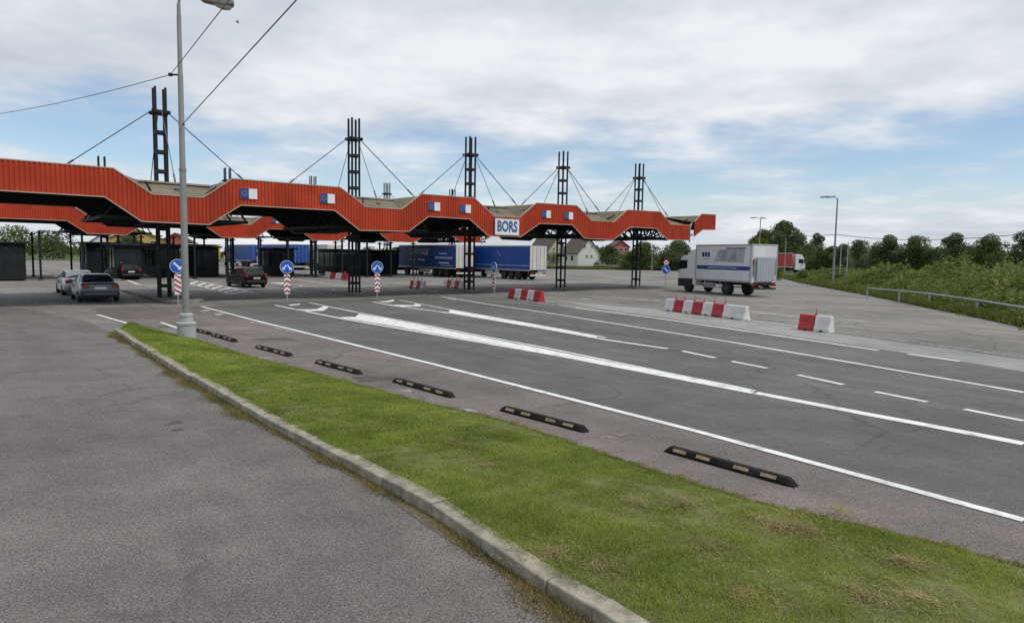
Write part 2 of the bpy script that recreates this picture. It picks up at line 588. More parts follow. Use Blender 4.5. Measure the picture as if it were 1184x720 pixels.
zc = wm('MAXIMUM', sep.outputs[2], 0.0)
den = wm('ADD', zc, 0.10)
comb = nt.nodes.new('ShaderNodeCombineXYZ')
nt.links.new(wm('DIVIDE', sep.outputs[0], den), comb.inputs[0])
nt.links.new(wm('DIVIDE', sep.outputs[1], den), comb.inputs[1])
comb.inputs[2].default_value = 1.7
cl = noise(nt, comb.outputs[0], 0.62, 9, 0.56)
cl2 = noise(nt, comb.outputs[0], 1.9, 8, 0.6)
cl3 = noise(nt, comb.outputs[0], 0.33, 4, 0.5)
# thicker deck overhead, open band lower down, milky at the horizon
cover = nt.nodes.new('ShaderNodeFloatCurve')
cv = cover.mapping.curves[0]
for p in ((0.05, 0.60), (0.085, 0.49), (0.14, 0.455), (0.195, 0.54), (0.25, 0.68), (0.32, 0.70)):
    cv.points.new(*p)
cv.points[0].location = (0, 0.66)
cv.points[-1].location = (1, 0.70)
cover.mapping.update()
nt.links.new(zc, cover.inputs['Value'])
thick = wm('ADD', wm('ADD', wm('MULTIPLY', cl, 0.75), wm('MULTIPLY', cl2, 0.35)), wm('SUBTRACT', cover.outputs[0], 0.5))
mask = nt.nodes.new('ShaderNodeMapRange')
mask.interpolation_type = 'SMOOTHSTEP'
mask.inputs['From Min'].default_value = 0.40
mask.inputs['From Max'].default_value = 0.68
nt.links.new(thick, mask.inputs['Value'])
ccol = ramp(nt, wm('ADD', wm('MULTIPLY', cl3, 0.5), wm('MULTIPLY', cl2, 0.5)), [(0.38, (0.52, 0.59, 0.68)), (0.50, (0.67, 0.72, 0.78)), (0.63, (0.90, 0.915, 0.935))])
bg2 = nt.nodes.new('ShaderNodeBackground')
nt.links.new(ccol, bg2.inputs[0])
bg2.inputs[1].default_value = 0.90
mx = nt.nodes.new('ShaderNodeMixShader')
nt.links.new(wm('MULTIPLY', mask.outputs[0], 0.96), mx.inputs[0])
nt.links.new(bg.outputs[0], mx.inputs[1])
nt.links.new(bg2.outputs[0], mx.inputs[2])
nt.links.new(mx.outputs[0], nt.nodes['World Output'].inputs[0])

sd = bpy.data.lights.new('sun', 'SUN')
sd.energy = 2.1
sd.angle = R(9)
sd.color = (1.0, 0.955, 0.88)
so = bpy.data.objects.new('sun', sd)
COL.objects.link(so)
_dir = Vector((math.sin(SUN_AZ) * math.cos(SUN_EL), math.cos(SUN_AZ) * math.cos(SUN_EL), math.sin(SUN_EL)))
so.rotation_euler = _dir.to_track_quat('Z', 'Y').to_euler()
so.location = (0, 0, 60)

SC.view_settings.view_transform = 'Standard'
SC.view_settings.look = 'None'
SC.view_settings.exposure = 0.12
SC.view_settings.gamma = 1.0
SC.view_settings.use_curve_mapping = False
SC.cycles.use_denoising = False
SC.cycles.denoising_prefilter = 'ACCURATE'
SC.cycles.denoising_input_passes = 'RGB_ALBEDO_NORMAL'
SC.cycles.max_bounces = 5
w.cycles.sampling_method = 'MANUAL'
w.cycles.sample_map_resolution = 512
SC.cycles.use_adaptive_sampling = False
SC.cycles.sample_clamp_indirect = 4.0

# ------------------------------------------------------------------ ground
def sheet(name, pts, z, m, kind='structure'):
    me = bpy.data.meshes.new(name)
    bm = bmesh.new()
    vs = [bm.verts.new((p[0], p[1], z)) for p in pts]
    f = bm.faces.new(vs)
    bmesh.ops.recalc_face_normals(bm, faces=[f])
    if f.normal.z < 0:
        f.normal_flip()
    bmesh.ops.triangulate(bm, faces=[f])
    bm.to_mesh(me)
    bm.free()
    me.materials.append(m)
    return tag(link(name, me), kind=kind)


sheet('terrain', [(-900, -200), (900, -200), (900, 1600), (-900, 1600)], -0.03, M['field'])
P2 = lambda L: [gp(*p) for p in L]
apron = [(-160, -12), (34, -12), (27.5, 10)] + [p.xy for p in P2([(1184, 378), (1072, 356), (1000, 341), (925, 327), (900, 321), (790, 313), (640, 311)])] + [(-60, 152), (-160, 130)]
sheet('apron', apron, 0.0, M['apron'])

KERB = [p.xy for p in P2([(680, 720), (630, 690), (499, 597), (395, 540), (301, 489), (206, 434), (131, 385)])]
KERB[0] = Vector((0.62, 4.63))
_d = (KERB[0] - KERB[2]).normalized()
KERB = [KERB[0] + _d * 4.5] + KERB       # on past the viewer
EDGE = [p.xy for p in P2([(1072, 630), (880, 585), (780, 555), (680, 522), (580, 487), (480, 465), (372, 435), (280, 411), (225, 393), (160, 378)])]
_d = (EDGE[0] - EDGE[2]).normalized()
EDGE = [EDGE[0] + _d * 5.5] + EDGE
walk = list(KERB) + [gp(100, 371).xy, gp(0, 352).xy, Vector((-60, 22)), Vector((-60, -10)), Vector((6, -10))]
sheet('walkway', walk, 0.004, M['walk'])
shoulder = list(EDGE) + [gp(145, 375).xy, gp(112, 364).xy, gp(112, 356).xy, gp(231, 354).xy, gp(500, 421).xy, gp(800, 498.5).xy, gp(1072, 570).xy, gp(1184, 599).xy, Vector((8.6, 3.5)), Vector((9, -3))]
sheet('road_shoulder', shoulder, 0.004, M['shoulder'])
road = P2([(1184, 605), (1072, 576), (800, 500), (500, 423), (231, 355), (318, 350), (430, 346), (505, 341), (600, 345), (665, 355.5), (850, 380.5), (1016, 405), (1072, 413), (1184, 431)])
road = [p.xy for p in road] + [Vector((21, 8)), Vector((17, -4)), Vector((11, -6))]
sheet('road', road, 0.006, M['road'])
strip = P2([(640, 347), (760, 358), (862, 371.5), (924, 380), (962, 386), (1072, 400), (1184, 416), (1184, 430), (1072, 412), (1016, 404), (850, 379.5), (700, 358)])
sheet('concrete_strip', [p.xy for p in strip], 0.009, M['pale'])


def ribbon(pts, wd):
    pts = [Vector(p[:2]) for p in pts]
    L, Rr = [], []
    for i, p in enumerate(pts):
        d = (pts[min(i + 1, len(pts) - 1)] - pts[max(i - 1, 0)]).normalized()
        n = Vector((-d.y, d.x))
        L.append(p + n * wd / 2)
        Rr.append(p - n * wd / 2)
    return L + Rr[::-1]


def mark(name, px, wd=None, m='line', z=0.013):
    pts = [p.xy for p in P2(px)]
    return sheet(name, ribbon(pts, wd) if wd else pts, z, M[m])


# long lines
mark('edge_line', [(233, 354.5), (300, 372), (500, 421), (800, 497.5), (1072, 571.5), (1184, 602)], 0.15)
mark('edge_line', [(286, 371.5), (340, 384.5)], 0.11, 'worn')
mark('lane_line', [(318, 353), (352, 360), (400, 369.5), (640, 410.5), (795, 440.2), (873, 455.2)], 0.17)
mark('lane_line', [(873, 454.4), (1012, 481), (1072, 492), (1184, 513.4)], 0.27)
mark('lane_line', [(357, 350), (414, 361.5), (640, 404.2), (795, 436.2), (850, 447.2), (873, 452.4)], 0.13)
mark('hatched_wedge', [(392, 366.8), (411, 366.6), (415, 362.9), (440, 367), (640, 405.8), (800, 437.6), (868, 451.6), (868, 453), (800, 440.2), (640, 410), (440, 374.6), (400, 368.4)], None, 'line', 0.0105)
mark('chevron_marking', [(340, 357.3), (352, 358.0), (366, 357.6), (374, 354.2), (381, 354.8), (374, 359.4), (352, 360.2)], None)
mark('chevron_marking', [(333, 352.6), (346, 351.2), (348, 352.2), (336, 353.6)], None)
mark('lane_line', [(431, 349), (456, 353.8), (520, 361.8), (620, 378.6), (700, 393), (772, 403.4)], 0.17)
mark('lane_line', [(461, 347), (520, 358), (620, 375.6), (700, 390.5)], 0.12)
mark('hatched_wedge', [(508, 361.2), (519, 361.4), (520, 358.0), (620, 375.8), (690, 388.7), (690, 390.5), (620, 378), (520, 362.2)], None, 'line', 0.0105)
mark('chevron_marking', [(454, 352.6), (478, 353.0), (482, 350.6), (488, 351.4), (486, 354.4), (462, 354.6)], None)
mark('chevron_marking', [(436, 349), (449, 347.8), (455, 346.2), (456, 348.0), (450, 349.6)], None)
for a, b in (((789, 406), (827, 414)), ((846, 418), (887, 426)), ((923, 433.7), (975, 445)), ((1012, 453.3), (1072, 465)), ((1115, 473.5), (1184, 487))):
    mark('dashed_line', [a, b], 0.15)
mark('lane_line', [(509.5, 342.6), (560, 351.2), (640, 363), (850, 396.5), (1072, 434.5), (1184, 454)], 0.15)
mark('lane_line', [(517, 345.2), (528, 346.8)], 0.16)
mark('lane_line', [(665, 356), (760, 368.2), (850, 381.2), (1016, 405.4)], 0.17)
mark('lane_line', [(598, 346.5), (633, 351.8), (665, 356)], 0.2, 'worn')
mark('dashed_line', [(1050, 409.6), (1110, 418)], 0.17)
mark('lane_line', [(864, 370), (924, 378)], 0.13)
mark('lane_line', [(962, 383.2), (1072, 398.2), (1184, 414)], 0.15, 'worn')
mark('lane_line', [(862, 359.5), (922, 366.6)], 0.13)
mark('lane_line', [(962, 372), (1015, 379)], 0.13, 'worn')
mark('lane_line', [(700, 348.2), (770, 357)], 0.12, 'worn')
mark('dashed_line', [(672, 345.4), (684, 346.8)], 0.15)
mark('dashed_line', [(735, 345.6), (749, 347)], 0.15)
mark('dashed_line', [(754, 346.8), (763, 348)], 0.15)
mark('dashed_line', [(893, 355), (903, 356)], 0.14, 'worn')
mark('dashed_line', [(745, 341), (772, 343.4)], 0.13, 'worn')
# by the verge and the first island
mark('edge_line', [(112, 363.8), (130, 369), (160, 377.6)], 0.13)
mark('edge_line', [(186, 373), (207, 380)], 0.13)
for a in ((237, 359.6), (253, 363.8)):
    mark('road_square', [(a[0] - 6, a[1] - 0.2), (a[0] + 3, a[1] - 2), (a[0] + 7, a[1] - 0.6), (a[0] - 1, a[1] + 1.6)], None, 'worn')
mark('lane_line', [(147, 324), (184, 338)], 0.2)
mark('lane_line', [(134, 324), (146, 323.2)], 0.15)
for a, b in (((150, 330), (160, 328.8)), ((156, 334), (169, 332.4)), ((164, 338.6), (183, 336.8))):
    mark('hatch_bar', [a, b], 0.25)
mark('lane_line', [(219, 323.4), (256, 330.5), (293, 338.2)], 0.14)
mark('lane_line', [(214, 327), (240, 333), (267, 340.4)], 0.14)
for k in range(7):
    t = k / 6
    mark('hatch_bar', [(219 + 48 * t, 328.4 + 11.6 * t), (229 + 56 * t, 325.3 + 11.6 * t)], 0.28)
mark('lane_line', [(337, 322.5), (362, 326), (402, 331.2)], 0.15)
mark('lane_line', [(416, 332.6), (436, 335.3)], 0.15)
mark('lane_line', [(330, 329), (384, 336)], 0.15)
for a in ((344, 331.4), (362, 334), (382, 336)):
    mark('arrow_marking', [(a[0] - 4, a[1]), (a[0] + 3, a[1] - 1.2), (a[0] + 7, a[1] - .2), (a[0], a[1] + .9)], None)
mark('arrow_marking', [(312, 326.6), (326, 327), (332, 325.6), (336, 326.8), (326, 328.4), (314, 328)], None)
# faded traces near the verge
mark('faded_line', [(318, 416), (340, 412.5), (362, 411)], 0.12, 'oldyellow')
mark('faded_line', [(540, 478), (562, 486)], 0.3, 'oldyellow')

def blot(px, py, r, m, z=0.0075, sx=1.0):
    c = gp(px, py)
    k = random.uniform(0, 6)
    pts = []
    for i in range(40):
        a = 2 * PI * i / 40
        q = r * (0.7 + 0.25 * math.sin(3 * a + k) + 0.16 * math.sin(7 * a + 2 * k) + random.uniform(-.09, .09))
        pts.append(Vector((c.x + q * sx * math.cos(a), c.y + q * math.sin(a))))
    sheet('stain', pts, z, M[m])


blot(203, 489, 0.17, 'stain', 0.0075, 0.8)
blot(206, 497, 0.10, 'stain', 0.0085)
blot(718, 502.5, 0.10, 'redmark', 0.0095, 2.4)
blot(704, 506, 0.09, 'oldyellow', 0.0095, 1.8)
blot(432, 438, 0.4, 'stain', 0.0085, 1.6)
blot(318, 392, 0.45, 'stain', 0.0085, 1.7)
for px_, py_, r_ in ((540, 475, 0.16), (905, 588, 0.10), (470, 452, 0.15), (300, 414, 0.22)):
    blot(px_, py_, r_, 'pale', 0.0085, 1.5)

# kerb of cut stones
kb = MB()
tot = 0
segs = []
for a, b in zip(KERB[:-1], KERB[1:]):
    L = (b - a).length
    n = max(1, round(L / 1.0))
    for i in range(n):
        segs.append((a.lerp(b, i / n), a.lerp(b, (i + 1) / n)))
for a, b in segs:
    d = (b - a).normalized()
    nrm = Vector((d.y, -d.x))            # towards the grass
    a2, b2 = a + d * 0.005, b - d * 0.005
    dz = random.uniform(-0.012, 0.010)
    dn = random.uniform(-0.014, 0.014)
    rings = []
    for p in (a2, b2):
        rings.append([(*(p + nrm * (u + dn)), z + (dz if z > 0 else 0)) for u, z in ((0, -0.02), (0.004, 0.132), (0.014, 0.145), (0.188, 0.148), (0.20, 0.138), (0.20, -0.02))])
    kb.loft(rings)
k_end = KERB[-1]
tag(kb.build('kerb', M['concrete'], None, 0.004), kind='structure')

# grass verge: base and blades
def resample(poly, n):
    poly = [Vector(p[:2]) for p in poly]
    d = [0]
    for a, b in zip(poly[:-1], poly[1:]):
        d.append(d[-1] + (b - a).length)
    out = []
    for i in range(n):
        t = d[-1] * i / (n - 1)
        k = max(j for j in range(len(d)) if d[j] <= t + 1e-9)
        k = min(k, len(poly) - 2)
        out.append(poly[k].lerp(poly[k + 1], (t - d[k]) / max(1e-9, d[k + 1] - d[k])))
    return np.array([tuple(p) for p in out])


NS = 60
ka = []
for i, p in enumerate(KERB):
    d = (KERB[min(i + 1, len(KERB) - 1)] - KERB[max(i - 1, 0)]).normalized()
    ka.append(p + Vector((d.y, -d.x)) * 0.195)
ka.append(gp(150, 378).xy)
inner = resample(ka, NS)
outer = resample(EDGE, NS)
PROF = [(0.0, 0.125), (0.25, 0.13), (0.6, 0.10), (0.85, 0.055), (1.0, 0.012)]


def vz(u):
    return np.interp(u, [p[0] for p in PROF], [p[1] for p in PROF])


us = np.linspace(0, 1, 9)
vs_, fs_ = [], []
for i in range(NS):
    for u in us:
        p = inner[i] * (1 - u) + outer[i] * u
        vs_.append((p[0], p[1], float(vz(u)) + 0.012 * math.sin(i * 1.7 + u * 9)))
for i in range(NS - 1):
    for j in range(8):
        a = i * 9 + j
        fs_.append((a, a + 1, a + 10, a + 9))
tag(MB().add(vs_, fs_).build('verge_soil', M['soil'], None, 0, True), kind='structure')


def lumpy(x, y):
    return (np.sin(x * 1.9 + 1.3 * np.sin(y * 1.1)) + np.sin(y * 2.3 + 1.7 * np.sin(x * 0.9)) + np.sin((x + y) * 4.1) * 0.6 + np.sin((x - y) * 6.3 + x) * 0.5) / 3.1


def blades(n, tlo, thi, hmin, hmax, wd, bare=0.55):
    t = rng.uniform(tlo, thi, n) * (NS - 1)
    u = rng.uniform(-0.025, 1.03, n)
    i = np.clip(t.astype(int), 0, NS - 2)
    f = (t - i)[:, None]
    a = inner[i] * (1 - f) + inner[i + 1] * f
    b = outer[i] * (1 - f) + outer[i + 1] * f
    p = a * (1 - u[:, None]) + b * u[:, None]
    lp = lumpy(p[:, 0], p[:, 1]) * 0.8 + 0.45 * np.sin(p[:, 0] * 9.1 + 2 * np.sin(p[:, 1] * 5.0)) * np.sin(p[:, 1] * 8.3)
    keep = rng.uniform(-1.1, 1, n) < lp + bare
    p, u, lp = p[keep], u[keep], lp[keep]
    n = len(p)
    z = vz(u)
    h = rng.uniform(hmin, hmax, n) * (0.85 + 0.5 * lp) * np.clip(1.25 - u * 0.35, 0.6, 1.3)
    ang = rng.uniform(0, 2 * PI, n)
    lean = rng.uniform(0.2, 0.9, n) * h
    la = rng.uniform(0, 2 * PI, n)
    base = np.column_stack([p, z])
    dx = np.column_stack([np.cos(ang) * wd, np.sin(ang) * wd, np.zeros(n)])
    tip = base + np.column_stack([np.cos(la) * lean, np.sin(la) * lean, h])
    V = np.stack([base - dx, base + dx, tip], axis=1).reshape(-1, 3)
    return V


dn = np.linalg.norm(np.diff(inner, axis=0), axis=1)
cum = np.concatenate([[0], np.cumsum(dn)]) / dn.sum()
tg = [blades(190000, 0.10, 0.36, 0.02, 0.062, 0.003), blades(90000, 0.34, 0.62, 0.03, 0.065, 0.006), blades(50000, 0.6, 1.0, 0.03, 0.07, 0.011), blades(5000, 0.1, 0.5, 0.06, 0.11, 0.003, 0.1)]
V = np.concatenate(tg)
g = link('grass', rawmesh('grass', V, 3, M['blade']))
tag(g, 'short green grass on the verge between kerb and road', 'grass', kind='stuff')

# dry stalks scattered in the grass and weeds along the kerb foot
dry = [blades(42000, 0.10, 0.6, 0.018, 0.05, 0.0035, 0.0)]
V = np.concatenate(dry)


def edge_tufts(n):
    t = rng.uniform(0.1, 0.9, n) * (NS - 1)
    i = np.clip(t.astype(int), 0, NS - 2)
    f = (t - i)[:, None]
    a = inner[i] * (1 - f) + inner[i + 1] * f
    b = outer[i] * (1 - f) + outer[i + 1] * f
    u = 1.0 + np.abs(rng.normal(0, 0.035, n)) * (0.6 + 0.6 * np.sin(t * 3.1) * np.sin(t * 7.7))
    p = a * (1 - u[:, None]) + b * u[:, None]
    h = rng.uniform(0.02, 0.06, n)
    la = rng.uniform(0, 2 * PI, n)
    base = np.column_stack([p, np.full(n, 0.004)])
    dx = np.column_stack([np.cos(la), np.sin(la), np.zeros(n)]) * 0.006
    tip = base + np.column_stack([np.cos(la + 1) * h, np.sin(la + 1) * h, h])
    return np.stack([base - dx, base + dx, tip], axis=1).reshape(-1, 3)


def kerb_weeds(n, side=-1):
    path = resample(KERB, 400)
    i = rng.integers(0, 399, n)
    p = path[i] + (path[i + 1] - path[i]) * rng.uniform(0, 1, n)[:, None]
    d = (path[i + 1] - path[i])
    d /= np.linalg.norm(d, axis=1)[:, None]
    nr = np.column_stack([-d[:, 1], d[:, 0]])
    along = i / 400 * 20
    dens = (np.sin(along * 2.1) + np.sin(along * 5.3 + 1) + np.sin(along * 0.7)) / 3
    off = np.abs(rng.normal(0, 1, n)) * (0.05 + 0.09 * np.clip(dens + 0.3, 0, 1))
    keep = rng.uniform(-0.9, 1, n) < dens + 0.25
    p, nr, off, d = p[keep], nr[keep], off[keep], d[keep]
    n = len(p)
    p = p + nr * (off[:, None] - 0.005)
    h = rng.uniform(0.012, 0.07, n) * (1 + 0.5 * dens[keep])
    la = rng.uniform(0, 2 * PI, n)
    lean = rng.uniform(0.3, 1.4, n) * h
    base = np.column_stack([p, np.full(n, 0.003)])
    ang = rng.uniform(0, 2 * PI, n)
    dx = np.column_stack([np.cos(ang) * 0.004, np.sin(ang) * 0.004, np.zeros(n)])
    tip = base + np.column_stack([np.cos(la) * lean, np.sin(la) * lean, h])
    return np.stack([base - dx, base + dx, tip], axis=1).reshape(-1, 3)


def straw(px, py, r, n):
    c = gp(px, py, 0.06)
    a = rng.uniform(0, 2 * PI, n)
    q = np.abs(rng.normal(0, 0.8, n)) * r * (0.6 + 0.6 * np.abs(np.sin(a * 1.5 + px)))
    p = np.column_stack([c.x + q * np.cos(a), c.y + q * np.sin(a)])
    # height of the verge there, from the nearest cross-section
    z = np.full(n, 0.0)
    mid = (inner + outer) / 2
    k = int(np.argmin(np.linalg.norm(mid - np.array([c.x, c.y]), axis=1)))
    ax = outer[k] - inner[k]
    u = ((p - inner[k]) @ ax) / (ax @ ax)
    z = vz(np.clip(u, 0, 1)) + rng.uniform(0.015, 0.05, n)
    L = rng.uniform(0.03, 0.11, n)
    la = rng.uniform(0, 2 * PI, n)
    base = np.column_stack([p, z])
    dx = np.column_stack([-np.sin(la), np.cos(la), np.zeros(n)]) * 0.0035
    tip = base + np.column_stack([np.cos(la) * L, np.sin(la) * L, rng.uniform(-0.01, 0.025, n)])
    return np.stack([base - dx, base + dx, tip], axis=1).reshape(-1, 3)


SP = [straw(*a_) for a_ in ((905, 612, .30, 900), (1045, 655, .22, 500), (930, 618, .2, 400), (740, 590, .2, 260), (560, 545, .3, 300), (640, 650, .3, 380), (820, 640, .4, 500), (430, 500, .3, 250),
                           (700, 668, .3, 300), (970, 590, .25, 300), (350, 450, .4, 250), (860, 700, .3, 420), (1000, 700, .3, 350), (520, 515, .3, 200), (300, 425, .4, 200), (790, 585, .3, 250), (1060, 700, .3, 300))]
M['straw'] = foliage('bleached straw', (0.26, 0.22, 0.11), (0.40, 0.33, 0.18), (0.52, 0.45, 0.28), 2.0)
tag(link('straw', rawmesh('straw', np.concatenate(SP), 3, M['straw'])), 'bleached straw lying in patches on the verge', 'straw', kind='stuff')
V = np.concatenate([V] + [kerb_weeds(45000), edge_tufts(12000)])
tag(link('weeds', rawmesh('weeds', V, 3, M['dryblade'])), 'dry weeds and straw at the foot of the kerb', 'weeds', kind='stuff')
# crumbled earth strip under the weeds
kd = []
for i in range(len(KERB) - 1):
    kd.append(KERB[i])
dirt = resample(KERB, 120)
dl = []
for i, p in enumerate(dirt):
    d = dirt[min(i + 1, 119)] - dirt[max(i - 1, 0)]
    d = d / np.linalg.norm(d)
    wv_ = 0.07 + 0.07 * math.sin(i * 0.35) * math.sin(i * 0.13 + 1) + random.uniform(0, 0.04)
    dl.append(Vector(p) + Vector((-d[1], d[0])) * max(0.03, wv_))
M['dirt'] = mat('crumbled earth', (0.115, 0.095, 0.062), 0.95, 0, 0.5, 9.0, ((0.16, 0.14, 0.11), 0.8), kind='Position')
sheet('kerb_dirt', [Vector(p) for p in dirt] + dl[::-1], 0.008, M['dirt'])

# ------------------------------------------------------------------ border canopies
ROWX = Vector((0.771, 0.637, 0)).normalized()
NRM = Vector((ROWX.y, -ROWX.x, 0))      # out of the row, towards oncoming traffic
ROWA = math.atan2(ROWX.y, ROWX.x)
M1 = Vector((-19.13, 36.1, 0))
M2 = M1 - NRM * 33 + ROWX * 1.75


def row(s, o, base=M1):
    return base + ROWX * s + NRM * o


TOP = [(-12.9, 5.3), (-10.1, 5.3), (-8.2, 6.35), (-3.0, 6.36), (-1.45, 5.3), (0.8, 5.3), (2.2, 6.34), (8.02, 6.36), (9.6, 5.37), (11.95, 5.37), (13.34, 6.37), (17.34, 6.41), (19.0, 5.31), (21.24, 5.35), (22.76, 6.43), (26.75, 6.49), (28.36, 5.47), (30.9, 5.48), (32.44, 6.5), (36.6, 6.59), (38.13, 5.61), (40.75, 5.66)]
BOT = [(-13.2, 4.05), (-9.8, 4.05), (-7.9, 5.08), (-3.38, 5.08), (-1.91, 4.04), (1.06, 4.02), (2.6, 5.07), (7.68, 5.1), (9.21, 4.05), (12.45, 4.1), (13.85, 5.07), (16.98, 5.07), (18.55, 4.03), (21.34, 4.05), (23.09, 5.05), (26.35, 5.1), (27.65, 4.15), (30.86, 4.12), (32.87, 5.2), (36.16, 5.22), (37.73, 4.32), (40.75, 4.37)]
TAILT = [(41.5, 6.0), (42.5, 6.72), (44.7, 6.77)]
TAILB = [(41.5, 4.72), (42.75, 5.36), (44.7, 5.43)]


def itp(L, s):
    return float(np.interp(s, [p[0] for p in L], [p[1] for p in L]))


def roofz(s):
    return 6.28 + max(0, s - 15) * 0.0115


def canopy(name, label, base):
    t = thing(name, label, 'canopy', base, ROWA, 'red canopies over the lanes')
    HD = 5.0
    # ribbed fascia front and back
    for face in (-1, 1):
        fb = MB()
        ib = MB()
        tb = MB()
        for TL, BL in ((TOP, BOT), (TAILT, TAILB)):
            s0, s1 = max(TL[0][0], BL[0][0]), min(TL[-1][0], BL[-1][0])
            xs = []
            s = s0
            while s < s1 - 0.05:
                for ds, dy in ((0.0, 0.0), (0.105, 0.0), (0.12, 0.035), (0.165, 0.035)):
                    if s + ds <= s1:
                        xs.append((s + ds, dy))
                s += 0.18
            xs.append((s1, 0.0))
            vs, fs = [], []
            for s, dy in xs:
                y = face * (HD - dy)
                vs += [(s, y, itp(BL, s) + (0.22 if face > 0 else 0)), (s, y, itp(TL, s))]
            k = len(xs)
            for i in range(k - 1):
                fs.append((2 * i, 2 * i + 2, 2 * i + 3, 2 * i + 1))
            fb.add(vs, fs)
            # back sheet: shade of the fascia's inner side put into its colour
            vs2 = [(s, face * (HD - 0.08), z) for s, _ in xs for z in (itp(BL, s), itp(TL, s))]
            ib.add(vs2, fs)
            for LL, dz in ((TL, 0.02), (BL, -0.02)):
                pts = [(max(s0, min(s1, s)), itp(LL, max(s0, min(s1, s))) + dz) for s, z in LL]
                for (a, za), (b, zb) in zip(pts[:-1], pts[1:]):
                    if b - a > 0.01:
                        tb.bar((a, face * (HD - 0.03), za), (b, face * (HD - 0.03), zb), 0.085, 0.045)
        fb.build('fascia', M['red'], t)
        ib.build('fascia_back_shade', M['soffit'], t)
        tb.build('trim', M['trim'], t)
    # end fascias
    for s, zb, zt in ((-12.9, 4.05, 5.3), (44.7, 5.43, 6.77)):
        e = MB()
        y = -HD + 0.1
        ds = 0
        while y < HD - 0.3:
            e.box((s, y + 0.06, (zb + zt) / 2), (0.04, 0.12, zt - zb))
            e.box((s - 0.012, y + 0.15, (zb + zt) / 2), (0.03, 0.06, zt - zb))
            y += 0.18
        e.build('end_fascia', M['red'], t)
    # roof plates: flat spine, folded plates down to the valleys
    brk = sorted(set([p[0] for p in TOP] + [p[0] for p in TAILT]))
    rf, sf = MB(), MB()
    for a, b in zip(brk[:-1], brk[1:]):
        if a >= 40.7 and b <= 41.6:
            continue
        TL = TOP if b <= 40.8 else TAILT
        for yy0, yy1, edge in ((-HD + 0.1, -1.2, -1), (-1.2, 1.2, 0), (1.2, HD - 0.1, 1)):
            def zz(s, y):
                if edge and abs(y) > 2:
                    return min(itp(TL, s) - 0.05, roofz(s))
                return roofz(s) + 0.02
            q = [(a, yy0), (b, yy0), (b, yy1), (a, yy1)]
            rf.add([(s, y, zz(s, y)) for s, y in q], [(0, 1, 2, 3)])
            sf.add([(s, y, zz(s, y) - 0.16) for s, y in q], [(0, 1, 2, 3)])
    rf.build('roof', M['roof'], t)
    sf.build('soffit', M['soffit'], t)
    # short trusses cantilevered along the row on both sides of each mast
    for ms in MASTS:
        tr = MB()
        for y in (-3.6, -1.2, 1.2, 3.6):
            S0, S1 = ms - 3.3, min(ms + 3.3, 42.6)
            zc = 4.24 + max(0, ms - 15) * .0095
            tr.bar((S0, y, zc), (S1, y, zc), 0.15)
            n = 6
            for i in range(n):
                a, b = S0 + (S1 - S0) * i / n, S0 + (S1 - S0) * (i + 1) / n
                ta = (roofz(a) if abs(y) < 3 else min(roofz(a), itp(TOP, a))) - 0.3
                tb_ = (roofz(b) if abs(y) < 3 else min(roofz(b), itp(TOP, b))) - 0.3
                if i % 2 == 0:
                    tr.bar((a, y, zc), (b, y, tb_), 0.09)
                else:
                    tr.bar((a, y, ta), (b, y, zc), 0.09)
                tr.bar((a, y, ta), (b, y, tb_), 0.12)
        for x in (-3.3, 3.3):
            if ms + x < 42.6:
                tr.bar((ms + x, -3.7, 4.24 + max(0, ms - 15) * .0095), (ms + x, 3.7, 4.24 + max(0, ms - 15) * .0095), 0.13)
        tr.build('truss', M['steel'], t)
    # soffit purlins run the whole length just below the roof
    for y in (-4.0, -2.0, 0.0, 2.0, 4.0):
        pu = MB()
        pu.bar((-12.6, y, 5.98), (15, y, 5.98), 0.14, 0.3)
        pu.bar((15, y, 5.98), (40.6, y, 5.98 + 25.6 * .0115), 0.14, 0.3)
        if abs(y) < 3:
            pu.build('purlin', M['steel'], t)
    # cross beams at each mast: fan of struts
    for s in MASTS:
        cb = MB()
        zb = 4.22 + max(0, s - 15) * .0095
        for ds in (-0.55, 0.55):
            cb.bar((s + ds, -4.85, zb - 0.02), (s + ds, 4.85, zb - 0.02), 0.14)
        for y in (-4.4, -2.4, 0, 2.4, 4.4):
            cb.bar((s, y * 0.3, zb), (s - 3.2, y, roofz(s) - 0.35), 0.08)
            cb.bar((s, y * 0.3, zb), (s + 3.2, y, roofz(s) - 0.35), 0.08)
            cb.bar((s, y * 0.3, zb), (s - 1.6, y, roofz(s) - 0.35), 0.07)
            cb.bar((s, y * 0.3, zb), (s + 1.6, y, roofz(s) - 0.35), 0.07)
        cb.build('strut_fan', M['steel'], t)
    # hanging lamps below the peaks
    for s in (3.9, 6.6, 15.2, 24.8, 34.6):
        h = MB()
        zt = roofz(s) - 0.2
        h.cyl((s, -4.3, zt), (s, -4.3, zt - 0.55), 0.025, n=6)
        h.lathe([(0.05, zt - 0.5), (0.16, zt - 0.62), (0.2, zt - 0.8), (0.12, zt - 0.86)], (s, -4.3, 0), 10)
        h.build('hanging_lamp', M['galv'], t)
    # stays of the broken end
    br = MB()
    br.bar((40.8, -4.7, 5.2), (41.6, -4.7, 5.9), 0.14)
    br.bar((40.8, -4.7, 4.5), (41.6, -4.7, 4.9), 0.12)
    br.bar((41.1, -4.8, 4.2), (41.1, -4.8, 5.6), 0.10)
    br.build('bare_frame', M['galv'], t)
    return t


MASTS = [0.0, 11.3, 20.6, 30.05, 39.75]
canopy('border_canopy', 'red ribbed zigzag canopy carrying the white place-name board', M1)
canopy('border_canopy', 'second red zigzag canopy standing further back behind the first', M2)


